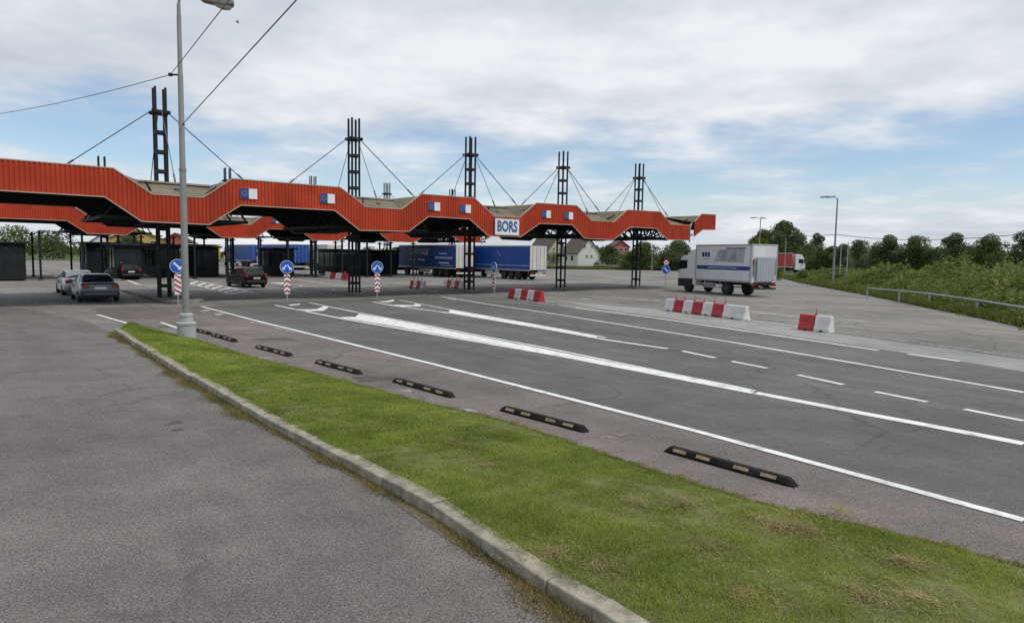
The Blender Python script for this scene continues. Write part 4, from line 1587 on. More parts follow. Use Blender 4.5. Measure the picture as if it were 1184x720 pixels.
def make_car(loc, rz, label, paint, wagon, name):
    """+Y forward, origin mid-wheelbase on the ground"""
    t = thing(name, label, 'car', loc, rz)
    L, W = 4.62, 1.78
    hw = W / 2
    st = [  # y, half width, z low, z belt/deck
        (-2.30, 0.70, 0.42, 0.72), (-2.26, 0.80, 0.34, 0.92), (-2.10, 0.86, 0.26, 0.99), (-1.5, hw, 0.2, 1.0), (-0.4, hw, 0.18, 0.97), (0.7, hw, 0.18, 0.95),
        (1.3, hw, 0.2, 0.92), (1.9, 0.85, 0.22, 0.82), (2.2, 0.78, 0.28, 0.70), (2.31, 0.66, 0.36, 0.58)]
    rings = []
    for y, w_, z0, z1 in st:
        rings.append([(-w_ * .88, y, z0), (-w_ * .99, y, z0 + .1), (-w_, y, (z0 + z1) / 2), (-w_ * .96, y, z1 - .06), (-w_ * .86, y, z1), (0, y, z1 + .03),
                      (w_ * .86, y, z1), (w_ * .96, y, z1 - .06), (w_, y, (z0 + z1) / 2), (w_ * .99, y, z0 + .1), (w_ * .88, y, z0)])
    body = MB().loft(rings)
    # greenhouse
    if wagon:
        base = [(-2.18, 0.74), (-1.2, 0.80), (0.0, 0.81), (1.22, 0.76)]
        topl = [(-1.95, 0.58, 1.40), (-1.2, 0.62, 1.46), (-0.1, 0.62, 1.47), (0.42, 0.60, 1.42)]
    else:
        base = [(-1.72, 0.72), (-1.0, 0.79), (0.0, 0.80), (1.22, 0.76)]
        topl = [(-1.02, 0.56, 1.37), (-0.7, 0.60, 1.42), (-0.1, 0.61, 1.43), (0.40, 0.59, 1.39)]
    zb = 0.96
    rg_ = []
    for (y, w_), (ty, tw, tz) in zip(base, topl):
        rg_.append([(-w_, y, zb), (-tw - .03, ty, tz - .05), (-tw + .06, ty, tz), (tw - .06, ty, tz), (tw + .03, ty, tz - .05), (w_, y, zb)])
    body.loft(rg_)
    bo = body.build('body', paint, t, 0.035, True, 2)

    def pane(name_, c, push):
        # c: four corners, shrunk a little and stood proud of the body
        c = [Vector(p) for p in c]
        m_ = sum(c, Vector()) / 4
        n_ = Vector(push).normalized()
        q = [m_ + (p - m_) * 0.9 + n_ * 0.012 for p in c]
        q2 = [p - n_ * 0.02 for p in q]
        MB().add(q + q2, [(0, 1, 2, 3), (7, 6, 5, 4), (0, 1, 5, 4), (1, 2, 6, 5), (2, 3, 7, 6), (3, 0, 4, 7)]).build(name_, M['glass'], t)

    def lp_(i, sgn):
        (y, w_), (ty, tw, tz) = base[i], topl[i]
        a = Vector((sgn * w_, y, zb))
        b = Vector((sgn * (tw + .03), ty, tz - .05))
        return a.lerp(b, 0.08), b
    for sgn in (-1, 1):
        for i in range(3):
            a0, a1 = lp_(i, sgn)
            b0, b1 = lp_(i + 1, sgn)
            pane('side_window', [a0, b0, b1, a1], (sgn, 0, 0.42))
    l0, l1 = lp_(0, -1)
    r0, r1 = lp_(0, 1)
    pane('rear_window', [l0, r0, r1, l1], (0, -1, 0.5 if wagon else 0.7))
    l0, l1 = lp_(3, -1)
    r0, r1 = lp_(3, 1)
    pane('windscreen', [l0, r0, r1, l1], (0, 1, 0.8))
    for x in (-0.80, 0.80):
        for y in (-1.36, 1.40):
            wheel(t, x, y, 0.315, 0.2)
    for s in (-1, 1):
        if wagon:
            MB().box((s * 0.70, -2.235, 0.92), (0.16, 0.12, 0.30)).build('tail_light', M['taillight'], t, 0.02)
        else:
            MB().box((s * 0.62, -2.255, 0.80), (0.32, 0.10, 0.15)).build('tail_light', M['taillight'], t, 0.02)
        MB().box((s * 0.62, 2.2, 0.60), (0.3, 0.16, 0.13)).build('headlight', M['alu'], t, 0.02)
        MB().box((s * 0.95, 0.88, 1.02), (0.16, 0.1, 0.12)).build('mirror', paint, t, 0.02)
    MB().box((0, -2.30, 0.47), (1.5, 0.12, 0.2)).build('bumper', M['blackplastic'] if wagon else paint, t, 0.03)
    MB().box((0, -2.315 if wagon else -2.305, 0.74), (0.52, 0.03, 0.115)).build('number_plate', M['plate'], t)
    if wagon:
        for s in (-1, 1):
            r_ = MB().tube([(s * .60, -1.7, 1.46), (s * .60, -1.6, 1.53), (s * .60, 0.1, 1.55), (s * .60, 0.25, 1.46)], 0.02, 6)
            r_.build('roof_rail', M['alu'], t)
    else:
        MB().box((0, -2.12, 0.86), (1.2, 0.02, 0.03)).build('trunk_trim', M['alu'], t)
    return t


CAR_RZ = math.atan2(-NRM.y, -NRM.x) - PI / 2
g0 = gp(296, 333)
make_car(g0 - NRM * 2.3 + Vector((0, 0, 0.0)), CAR_RZ + R(2), 'black estate car with roof rails driving towards the lanes', M['carblack'], True, 'estate_car')
g1 = gp(139.5, 349.5)
make_car(g1 - NRM * 2.3 - ROWX * 0.85, CAR_RZ, 'dark grey saloon car waiting beside the kerbed island', M['cargrey'], False, 'saloon_car')
make_car(g1 - NRM * 8.6 - ROWX * 0.95, CAR_RZ, 'silver saloon car queuing ahead of the dark grey one', M['carsilver'], False, 'saloon_car')
g2 = gp(149, 329)
make_car(gp(147, 324.5) - NRM * 3.5 + ROWX * 0.2, CAR_RZ + R(9), 'dark estate car stopped deep in the canopy shade', M['carblack'], True, 'estate_car')


def semi(loc, rz, label, side, cab, name='semi_truck', writing=None, W=2.5, L=13.5, doors=None):
    """+Y forward, origin on the ground below the middle of the rear doors"""
    t = thing(name, label, 'truck', loc, rz)
    z0, z1 = 1.12, 3.92
    MB().box((0, L / 2, (z0 + z1) / 2), (W, L - 0.1, z1 - z0)).build('cargo_box', side, t, 0.03)
    rt = MB()
    for s in (-1, 1):
        rt.box((s * (W / 2 + 0.005), L / 2, z1 - 0.06), (0.05, L, 0.14))
        rt.box((s * (W / 2 + 0.005), L / 2, z0 - 0.02), (0.05, L, 0.16))
    rt.build('side_rail', M['alu'], t)
    for s in (-1, 1):
        d = MB().box((s * W / 4, 0.01, (z0 + z1) / 2), (W / 2 - 0.03, 0.1, z1 - z0 - 0.08))
        do = d.build('rear_door', doors or M['trailerdoor'], t, 0.01)
        br = MB()
        for dx in (-0.35, 0.25):
            br.cyl((s * W / 4 + dx * s, -0.07, z0), (s * W / 4 + dx * s, -0.07, z1 - 0.1), 0.022, n=6)
        br.build('lock_bar', M['alu'], do)
        MB().box((s * 0.95, -0.04, 0.82), (0.45, 0.06, 0.14)).build('tail_light', M['taillight'], t)
    MB().box((0, 0.05, 0.55), (2.3, 0.12, 0.2)).build('underrun_bar', M['trailerdoor'], t)
    MB().box((0, L / 2 + 0.2, 0.96), (1.0, L - 0.8, 0.25)).build('chassis', M['blackplastic'], t)
    for y in (2.2, 3.5, 4.8):
        for s in (-1, 1):
            wheel(t, s * 1.03, y, 0.5, 0.38)
    for s in (-1, 1):
        MB().box((s * 1.1, 7.2, 0.72), (0.1, 2.6, 0.5)).build('side_box', M['trailerdoor'] if s < 0 else M['blackplastic'], t, 0.02)
        MB().box((s * 0.8, 9.7, 0.5), (0.12, 0.12, 1.0)).build('landing_leg', M['galv'], t)
    # tractor
    cy = L + 1.4
    prof = [(cy - 0.8, 0.55), (cy + 1.15, 0.45), (cy + 1.25, 1.2), (cy + 1.15, 1.9), (cy + 0.9, 3.0), (cy + 0.45, 3.6), (cy - 0.8, 3.7)]
    MB().prism(prof, 'x', -1.22, 1.22).build('cab', cab, t, 0.06)
    q = [(cy + 1.16, 1.95), (cy + 0.93, 2.95)]
    MB().add([(-1.05, q[0][0] + .02, q[0][1]), (1.05, q[0][0] + .02, q[0][1]), (1.0, q[1][0] + .02, q[1][1]), (-1.0, q[1][0] + .02, q[1][1]),
              (-1.05, q[0][0] - .05, q[0][1]), (1.05, q[0][0] - .05, q[0][1]), (1.0, q[1][0] - .05, q[1][1]), (-1.0, q[1][0] - .05, q[1][1])],
             [(0, 1, 2, 3), (4, 5, 6, 7), (0, 1, 5, 4), (1, 2, 6, 5), (2, 3, 7, 6), (3, 0, 4, 7)]).build('windscreen', M['glass'], t)
    for s in (-1, 1):
        MB().box((s * 1.225, cy + 0.35, 2.3), (0.02, 0.95, 0.8)).build('side_window', M['glass'], t)
        MB().box((s * 1.4, cy + 0.95, 2.3), (0.22, 0.12, 0.75)).build('mirror', M['blackplastic'], t, 0.02)
        for y in (L - 2.0, cy + 0.25):
            wheel(t, s * 1.03, y, 0.5, 0.34)
    MB().box((0, L - 0.8, 0.75), (0.9, 5.0, 0.25)).build('tractor_frame', M['blackplastic'], t)
    if writing:
        writing(t, W)
    return t


def writing1(t, W):
    rot = (R(90), 0, R(-90))
    x = -W / 2 - 0.006
    text_part('LAPW-TRANS', 1.15, 'lettering', M['script'], t, (x, 8.3, 2.95), rot, 0.62, 0.012)
    for zz, (a, b), h in ((2.05, (7.0, 8.7), 0.26), (2.05, (9.2, 10.8), 0.16)):
        MB().box((x, (a + b) / 2, zz), (0.012, b - a, h)).build('small_lettering', M['script'], t)
    bl_ = MB()
    for k in range(11):
        y = 0.9 + k * 0.36
        bl_.box((x, y, 2.35), (0.012, 0.2, 0.24))
    bl_.build('small_lettering', M['script'], t)
    MB().box((x, 2.75, 2.85), (0.012, 1.7, 0.12)).box((x, 2.6, 1.72), (0.012, 2.2, 0.16)).box((x, 2.0, 1.42), (0.012, 2.6, 0.05)).build('small_lettering', M['script'], t)


def writing2(t, W):
    x = -W / 2 - 0.006
    s = MB()
    for k in range(9):
        s.box((x, 6.1 + k * 0.42, 2.45), (0.012, 0.26, 0.2))
    s.build('small_lettering', M['stripe'], t)
    MB().box((x, 6.5, 1.62), (0.012, 13.0, 0.05)).build('tape_line', M['script'], t)
    MB().bar((x, 5.3, 2.7), (x, 6.0, 3.25), 0.1, 0.012).build('logo_stroke', M['script'], t)


SEMI_RZ = CAR_RZ
c1 = gp(529, 321.2)
semi(c1 + ROWX * 1.0, SEMI_RZ, 'semi-trailer truck with deep blue tarpaulin and large pale lettering', M['curtain'], M['cabdark'], writing=writing1)
c2 = gp(612, 324)
semi(c2 + ROWX * 1.3, SEMI_RZ, 'semi-trailer truck with brighter blue tarpaulin and white rear doors', M['curtain2'], M['cabdark'], writing=writing2)
# lorries beyond the far canopy
c3 = gp(346, 309.5)
semi(row(28.9, -24.6, M2), SEMI_RZ, 'blue lorry seen from behind above the chevron sign by the estate car', M['curtain2'], M['cabwhite'], doors=M['curtain2'])
semi(row(29.0, -44.0, M2), SEMI_RZ, 'smaller looking blue lorry seen from behind above the black estate car', M['curtain2'], M['cabwhite'], doors=M['curtain2'])
semi(row(26.0, -60.0, M2), SEMI_RZ, 'yellow lorry glimpsed beyond the far canopy', M['curtainyellow'], M['cabwhite'], doors=M['curtainyellow'])
semi(row(21.4, -55.0, M2), SEMI_RZ, 'white lorry glimpsed beside the yellow one beyond the far canopy', M['trailerdoor'], M['cabwhite'])
semi(row(32.4, -20.0, M2), SEMI_RZ, 'white lorry glimpsed in the gap behind the second mast', M['trailerdoor'], M['cabwhite'])
# far red lorry on the road behind the trees
rp_ = at(926, 309, 134)
semi(Vector((rp_.x - 15.8, rp_.y, 0.35)), R(-90), 'distant red lorry with white cab in front of the tree line', M['curtainred'], M['cabwhite'])


def box_truck():
    ra = gp(841, 341)
    fa = gp(796.5, 337.2)
    d = (fa - ra).normalized()
    rz = math.atan2(d.y, d.x) - PI / 2
    # left wheels lie on this line; centre line is 1.05 m to the vehicle's right
    rgt = Vector((d.y, -d.x, 0))
    org = ra + rgt * 1.02
    WB = (fa - ra).length
    t = thing('box_truck', 'light grey box truck with blue stripe and folded tail lift driving away', 'truck', org, rz)
    W = 2.5
    yr, yf = -2.55, WB - 1.0
    z0, z1 = 1.08, 3.85
    MB().box((0, (yr + yf) / 2, (z0 + z1) / 2), (W, yf - yr, z1 - z0)).build('cargo_box', M['boxwhite'], t, 0.03)
    x = -W / 2
    e = MB()
    for s in (-1, 1):
        e.box((s * (W / 2 + 0.004), (yr + yf) / 2, z1 - 0.03), (0.06, yf - yr + .05, 0.10))
        e.box((s * (W / 2 + 0.004), (yr + yf) / 2, z0 + 0.03), (0.06, yf - yr + .05, 0.14))
        e.box((s * (W / 2 + 0.006), yr + 0.03, (z0 + z1) / 2), (0.06, 0.12, z1 - z0 - .2))
        e.box((s * (W / 2 + 0.006), yf - 0.03, (z0 + z1) / 2), (0.06, 0.1, z1 - z0 - .2))
    e.box((0, yr - 0.01, z1 - 0.04), (W, 0.07, 0.14))
    e.build('corner_trim', M['alu'], t)
    for s in (-1, 1):
        MB().box((s * (W / 2 + 0.004), (yr + yf) / 2 - .02, 2.08), (0.014, yf - yr - 0.25, 0.30)).build('blue_stripe', M['stripe'], t)
    wr = MB()
    yy = yf - 1.6
    while yy > yr + 1.4:
        wr.box((x - 0.014, yy, 2.09), (0.006, 0.16, 0.07))
        yy -= 0.24
    wr.build('stripe_lettering', M['script'], t)
    MB().box((x - 0.006, yf - 0.85, 3.10), (0.012, 0.26, 0.36)).box((x - 0.006, yf - 1.18, 3.10), (0.012, 0.26, 0.36)).box((x - 0.006, yf - 1.5, 3.10), (0.012, 0.22, 0.36)).build('logo', M['navy'], t)
    MB().box((x - 0.006, yf - 1.2, 2.76), (0.012, 0.8, 0.05)).build('small_lettering', M['smudge'], t)
    pic = MB()
    pic.prism([(yf - 2.1, 2.55), (yr + 0.75, 2.5), (yr + 0.7, 3.55), (yf - 2.6, 3.45)], 'x', x - 0.003, x - 0.008)
    pic.build('faded_picture', M['smudge'], t)
    MB().box((x - 0.03, yr + 1.6, 3.58), (0.05, 2.0, 0.05)).build('picture_rail', M['blackplastic'], t)
    # rear: shutter above, folded tail lift below
    MB().box((0, yr - 0.02, 3.33), (W - 0.16, 0.05, 0.82)).build('rear_door', M['boxrear'], t, 0.01)
    MB().box((0, yr - 0.01, 1.9), (W - 0.16, 0.05, 1.9)).build('rear_panel', M['boxrear'], t, 0.01)
    lf = MB().box((0, yr - 0.16, 2.02), (W - 0.75, 0.14, 1.75)).build('tail_lift', M['lift'], t, 0.015)
    rb = MB()
    for k in range(7):
        rb.box((-0.8 + k * 0.267, yr - 0.236, 2.02), (0.03, 0.014, 1.7))
    rb.build('rib', M['lift'], lf)
    for s in (-1, 1):
        MB().box((s * 1.02, yr - 0.1, 2.2), (0.14, 0.1, 1.2)).build('lift_arm_guide', M['polegrey'], t)
        MB().box((s * 1.08, yr - 0.06, 2.55), (0.12, 0.05, 0.35)).build('marker_light', M['taillight'], t)
        MB().box((s * 0.95, yr - 0.05, 0.88), (0.42, 0.08, 0.16)).build('tail_light', M['taillight'], t)
    un = MB()
    un.box((0, yr + 0.1, 0.95), (2.2, 0.35, 0.22))
    un.box((0, yr - 0.1, 0.62), (2.2, 0.12, 0.14))
    for s in (-1, 1):
        un.bar((s * 0.7, yr + 0.6, 0.9), (s * 0.7, yr - 0.15, 0.6), 0.12)
        un.cyl((s * 0.35, yr + 0.6, 0.8), (s * 0.35, yr - 0.1, 0.66), 0.06, n=8)
    un.build('lift_frame', M['blackplastic'], t)
    MB().box((0, (yr + yf) / 2 + 0.6, 0.92), (0.95, yf - yr + 1.0, 0.26)).build('chassis', M['blackplastic'], t)
    for s in (-1, 1):
        g = MB()
        for z in (0.55, 0.78):
            g.box((s * 1.16, 1.6, z), (0.04, 2.1, 0.1))
        g.box((s * 1.12, 0.75, 0.75), (0.05, 0.06, 0.55)).box((s * 1.12, 2.5, 0.75), (0.05, 0.06, 0.55))
        g.build('side_guard', M['alu'], t)
        MB().box((s * 1.0, 0.0, 1.06), (0.5, 1.35, 0.05)).build('mudguard', M['blackplastic'], t)
        MB().box((s * 0.9, 2.1, 0.72), (0.42, 0.9, 0.42)).build('fuel_tank', M['galv'], t, 0.06)
        wheel(t, s * 1.02, 0.0, 0.49, 0.42)
        wheel(t, s * 1.03, WB, 0.49, 0.32)
    c = WB
    prof = [(c - 0.95, 0.62), (c + 1.15, 0.45), (c + 1.28, 0.75), (c + 1.26, 1.75), (c + 1.02, 2.75), (c + 0.7, 2.98), (c - 0.95, 3.02)]
    cb = MB().prism(prof, 'x', -1.2, 1.2).build('cab', M['cabwhite'], t, 0.07, False, 2)
    MB().prism([(c - 0.9, 3.02), (c + 0.45, 3.0), (c - 0.2, 3.45), (c - 0.9, 3.6)], 'x', -1.05, 1.05).build('wind_deflector', M['cabwhite'], t, 0.05)
    for s in (-1, 1):
        MB().prism([(c + 0.1, 1.95), (c + 1.1, 1.85), (c + 0.97, 2.62), (c + 0.1, 2.62)], 'x', s * 1.19, s * 1.215).build('side_window', M['glass'], t)
        MB().prism([(c - 0.62, 0.44), (c + 1.2, 0.44), (c + 1.22, 1.05), (c + 0.66, 1.12), (c - 0.62, 1.12)], 'x', s * 1.19, s * 1.222).build('cab_skirt', M['blackplastic'], t)
        MB().box((s * 1.38, c + 1.0, 2.2), (0.24, 0.14, 0.7)).box((s * 1.3, c + 1.0, 2.62), (0.25, 0.06, 0.06)).build('mirror', M['blackplastic'], t, 0.02)
    MB().add([(-1.0, c + 1.28, 1.8), (1.0, c + 1.28, 1.8), (.98, c + 1.07, 2.68), (-.98, c + 1.07, 2.68), (-1.0, c + 1.2, 1.8), (1.0, c + 1.2, 1.8), (.98, c + 0.98, 2.68), (-.98, c + 0.98, 2.68)],
             [(0, 1, 2, 3), (4, 5, 6, 7), (0, 1, 5, 4), (1, 2, 6, 5), (2, 3, 7, 6), (3, 0, 4, 7)]).build('windscreen', M['glass'], t)
    return t


box_truck()

# ------------------------------------------------------------------ trees and bushes
def leaf_cloud(pts, size, flat=0.0):
    n = len(pts)
    a = rng.normal(size=(n, 3))
    a /= np.linalg.norm(a, axis=1)[:, None]
    b = rng.normal(size=(n, 3))
    b -= a * np.sum(a * b, axis=1)[:, None]
    b /= np.linalg.norm(b, axis=1)[:, None]
    s = size * rng.uniform(0.55, 1.3, n)[:, None]
    a, b = a * s, b * s * 0.62
    return np.stack([pts - a, pts - b * 0.9, pts + a, pts + b * 0.9], axis=1).reshape(-1, 3)


def crown_points(n, W, H, z0, seed, lobes=11, topiness=0.55):
    r = np.random.default_rng(seed)
    C, S = [], []
    for k in range(lobes):
        u = k / (lobes - 1)
        zz = z0 + (H - z0) * (0.12 + 0.74 * u)
        prof = math.sin(PI * min(1, (0.22 + 0.72 * u) ** 0.85)) ** topiness
        rad = W / 2 * prof * r.uniform(0.35, 0.75)
        th = r.uniform(0, 2 * PI)
        C.append((rad * math.cos(th), rad * math.sin(th), zz))
        sc = r.uniform(0.25, 0.38) * W * (1.05 - 0.45 * u)
        S.append((sc, sc, min(sc * r.uniform(0.6, 0.95), (H - z0) * 0.3)))
    C.append((0, 0, z0 + (H - z0) * .5))
    S.append((W * .27, W * .27, (H - z0) * .4))
    C, S = np.array(C), np.array(S)
    i = r.integers(0, len(C), n)
    d = r.normal(size=(n, 3))
    d /= np.linalg.norm(d, axis=1)[:, None]
    rr = r.uniform(0.5, 1.1, n) ** 0.8
    P = C[i] + d * S[i] * rr[:, None]
    P[:, 2] = np.clip(P[:, 2], z0 * 0.6, H * 1.03)
    return P


def tree(px, ytop, Y, wpx, leaf, label, name='tree', n=8500, z0f=0.08, seed=None, group='trees beyond the plaza', cat='tree'):
    top = at(px, ytop, Y)
    H = top.z
    W = wpx / F * Y
    t = thing(name, label, cat, (top.x, top.y, -0.03), random.uniform(0, 6), group)
    z0 = H * z0f
    seed = seed or int(px * 7 + Y)
    tr = MB().tube([(0, 0, 0), (0.1, 0.05, H * .2), (0.0, 0.1, H * .45), (0.1, 0, H * .75)], [H * .028, H * .022, H * .016, H * .006], 8)
    r = np.random.default_rng(seed)
    for k in range(6):
        th = r.uniform(0, 2 * PI)
        zz = H * r.uniform(0.22, 0.55)
        L = W * r.uniform(0.22, 0.38)
        tr.tube([(0.03, 0.05, zz), (L * .5 * math.cos(th), L * .5 * math.sin(th), zz + L * .35), (L * math.cos(th), L * math.sin(th), zz + L * .75)], [H * .011, H * .007, H * .003], 5)
    tr.build('trunk', M['bark'], t, 0, True)
    P = crown_points(n, W, H, z0, seed)
    link('crown', rawmesh('crown', leaf_cloud(P, max(0.16, W * 0.023)), 4, LEAF[leaf]), t)
    return t


tree(744, 281, 152, 46, 0, 'rounded mid green tree behind the pale pole and the fifth mast')
tree(786, 279, 152, 44, 1, 'dark green tree standing behind the cab of the box truck')
tree(703, 284, 190, 30, 1, 'dark narrow tree beside the white gabled house')
tree(729, 290, 149, 20, 0, 'small bushy tree in front of the red and white house', n=2500)
tree(768, 290, 170, 26, 3, 'grey green tree between the two plaza-edge trees', n=1800)
tree(640, 292, 230, 30, 1, 'dark tree behind the back end of the second blue trailer', n=1500)
tree(880, 264, 128, 34, 2, 'yellow-green tree under the distant street lamp')
tree(900, 254.5, 158, 56, 1, 'tallest dark tree rising over the box truck roof', n=12000)
tree(922, 268, 168, 34, 0, 'mid green tree behind the red lorry')
tree(934, 281, 170, 34, 3, 'low grey green tree just past the red lorry')
tree(947, 267, 172, 28, 1, 'dark round-topped tree alone above the low roof')
tree(962, 284, 165, 30, 0, 'low mid green tree behind the paired-head lamp')
tree(977, 281, 160, 30, 3, 'grey green tree behind the two thin poles')
tree(994, 276, 165, 30, 1, 'dark tree just past the two thin poles')
tree(1010, 290, 140, 30, 3, 'low grey green tree in the dip of the skyline')
tree(1026, 270.5, 118, 38, 1, 'dark spreading tree above the guardrail')
tree(1062, 272, 115, 44, 0, 'mid green tree past the spreading dark one')
tree(1100, 268, 110, 46, 1, 'broad dark tree with bushes under it, past the mid green one')
tree(1146, 272, 105, 50, 0, 'broad mid green tree second to last in the row above the guardrail')
tree(1190, 266, 100, 50, 1, 'dark tree last in the row above the guardrail, past the broad mid green one')
tree(146, 270, 150, 34, 3, 'pale grey green tree seen under the canopy behind the saloon cars')
tree(185, 284, 170, 30, 1, 'dark tree seen under the canopy behind the first mast')
tree(432, 286, 175, 40, 1, 'dark tree seen under the canopy behind the second mast', n=1800)
tree(60, 268, 160, 60, 1, 'dark tree beyond the saloon cars at the frame edge', n=2400)
tree(15, 262, 150, 60, 0, 'mid green tree beyond the saloon cars at the frame edge', n=2400)
# small shrubs at the plaza edge
for px, yt, Y, wd, lf, lb in ((722, 300, 148, 14, 0, 'small rounded shrub at the plaza edge in front of the red building'), (899, 309, 92, 20, 4, 'bright green shrub beside the box truck rear'), (930, 311, 88, 18, 4, 'bright green shrub under the red lorry'),
                              (690, 304, 160, 10, 0, 'small shrub by the white house wall')):
    tree(px, yt, Y, wd, lf, lb, 'shrub', 900, 0.05, group='shrubs at the plaza edge', cat='shrub')

# far woodland on the horizon
n = 9000
xs = rng.uniform(-330, 420, n)
hh = 3.2 + 2.2 * np.sin(xs * 0.05) * np.sin(xs * 0.021 + 1) + 1.2 * np.sin(xs * 0.23)
hh = np.where(xs > 60, hh + 2.5, hh)
P = np.column_stack([xs, 255 + rng.uniform(-8, 8, n), rng.uniform(0, 1, n) ** 0.7 * hh])
tag(link('far_woodland', rawmesh('far_woodland', leaf_cloud(P, 1.1), 4, LEAF[1])), 'low dark line of far woodland along the horizon', 'woodland', kind='stuff')

n = 42000
xs = rng.uniform(72, 230, n)
hh = 6.2 + 1.1 * np.sin(xs * 0.16) * np.sin(xs * 0.047 + 1) + 0.9 * np.sin(xs * 0.5)
P = np.column_stack([xs, 186 + rng.uniform(-7, 7, n), rng.uniform(0, 1, n) ** 0.6 * hh])
tag(link('hedgerow', rawmesh('hedgerow', leaf_cloud(P, 0.40), 4, LEAF[3])), 'unbroken grey green hedge line filling the gaps below the far trees', 'hedgerow', kind='stuff')

# roadside undergrowth: leafy mass on the bank
edge = np.array([tuple(gp(*p).xy) for p in ((1230, 388), (1184, 377), (1072, 354.5), (1000, 340), (960, 333), (925, 326.5), (902, 320))])
out = np.array([0.86, 0.5])
PB, SZ = [], []
for k in range(620):
    t_ = random.random() ** 0.8 * (len(edge) - 1)
    i_ = min(int(t_), len(edge) - 2)
    e0 = edge[i_] * (1 - (t_ - i_)) + edge[i_ + 1] * (t_ - i_)
    dep = random.random() ** 1.35 * 26
    c = e0 + out * (dep + 0.9)
    far = float(np.interp(c[1], [30, 48, 62, 75, 100], [1.0, 0.85, 0.62, 0.45, 0.36]))
    hb = float(np.interp(dep, [0, 2, 5, 11, 26], [0.30, 1.0, 2.1, 2.9, 3.6])) * far * random.uniform(0.6, 1.35)
    if random.random() < 0.08:
        hb *= 1.45
    rb = random.uniform(0.7, 1.9) * (0.7 + 0.5 * hb / 2)
    nl = int(210 * rb * rb) if dep < 12 else int(120 * rb * rb)
    d_ = rng.normal(size=(nl, 3))
    d_ /= np.linalg.norm(d_, axis=1)[:, None]
    d_[:, 2] = np.abs(d_[:, 2])
    rr_ = rng.uniform(0.35, 1.0, nl) ** 0.5 * (1 + 0.22 * np.sin(d_[:, 0] * 7 + k) * np.sin(d_[:, 1] * 6 + d_[:, 2] * 5))
    P_ = np.column_stack([c[0] + d_[:, 0] * rb * rr_, c[1] + d_[:, 1] * rb * rr_, d_[:, 2] * hb * rr_])
    PB.append(P_)
    SZ.append(np.full(nl, random.uniform(0.75, 1.25) * (0.03 + 0.0019 * float(np.hypot(*c)))))
P = np.concatenate(PB)
sz = np.concatenate(SZ)
a_ = leaf_cloud(P, 1.0)
ctr = np.repeat(P, 4, axis=0)
a_ = ctr + (a_ - ctr) * np.repeat(sz, 4)[:, None]
tag(link('undergrowth', rawmesh('undergrowth', a_, 4, LEAF[4])), 'tangled green bushes and weeds on the roadside bank', 'undergrowth', kind='stuff')
# dry strip of grass at the bank foot
nb = 30000
tt = rng.uniform(0, 1, nb) ** 0.75 * (len(edge) - 1)
ii = np.minimum(tt.astype(int), len(edge) - 2)
ff = (tt - ii)[:, None]
q = edge[ii] * (1 - ff) + edge[ii + 1] * ff + out * (rng.uniform(-0.5, 1.2, nb)[:, None])
h = rng.uniform(0.10, 0.6, nb)
la = rng.uniform(0, 2 * PI, nb)
base = np.column_stack([q, np.zeros(nb)])
wd_ = 0.02
dx = np.column_stack([np.cos(la) * wd_, np.sin(la) * wd_, np.zeros(nb)])
tip = base + np.column_stack([np.cos(la + 1) * h * .5, np.sin(la + 1) * h * .5, h])
tag(link('bank_grass', rawmesh('bank_grass', np.stack([base - dx, base + dx, tip], axis=1).reshape(-1, 3), 3, M['bankgrass'])), 'tall grass along the foot of the bank', 'grass', kind='stuff')

# plaza edge grass strip
n = 26000
ex = np.array([tuple(gp(*p).xy) for p in ((905, 321), (790, 313), (640, 311), (560, 311))])
tt = rng.uniform(0, 1, n) * 3
ii = np.minimum(tt.astype(int), 2)
ff = (tt - ii)[:, None]
q = ex[ii] * (1 - ff) + ex[ii + 1] * ff
q[:, 1] += rng.uniform(0, 9, n)
h = rng.uniform(0.2, 0.8, n)
la = rng.uniform(0, 2 * PI, n)
base = np.column_stack([q, np.zeros(n)])
dx = np.column_stack([np.cos(la) * .08, np.sin(la) * .08, np.zeros(n)])
tip = base + np.column_stack([np.cos(la + 1) * h * .5, np.sin(la + 1) * h * .5, h])
tag(link('meadow_grass', rawmesh('meadow_grass', np.stack([base - dx, base + dx, tip], axis=1).reshape(-1, 3), 3, M['bankgrass'])), 'rough meadow grass along the far plaza edge', 'grass', kind='stuff')

# guardrails
def guardrail(pts, label, post_step, r=0.05):
    pts = [Vector(p) for p in pts]
    a = pts[0]
    t = thing('guardrail', label, 'guardrail', (a.x, a.y, 0))
    o = Vector((a.x, a.y, 0))
    MB().tube([p - o for p in pts], r, 8).build('rail', M['galv'], t, 0, True)
    for p, q in zip(pts[:-1], pts[1:]):
        L = (q - p).length
        n_ = max(1, int(L / post_step))
        for k in range(n_):
            m_ = p.lerp(q, k / n_) - o
            MB().box((m_.x, m_.y, m_.z / 2 - 0.02), (0.08, 0.08, m_.z)).build('post', M['galv'], t)
    return t


gz = 0.80
guardrail([gp(1003, 333, gz), gp(1040, 336, gz), gp(1075, 339.5, gz), gp(1130, 347, gz), gp(1200, 358, gz)], 'pale tube guardrail along the foot of the bushes', 6.0, 0.05)
guardrail([(9, 150, 0.9), (22, 152, 0.9), (40, 154, 0.9), (47, 150, 0.9)], 'long pale guardrail along the far plaza edge', 4.0, 0.07)

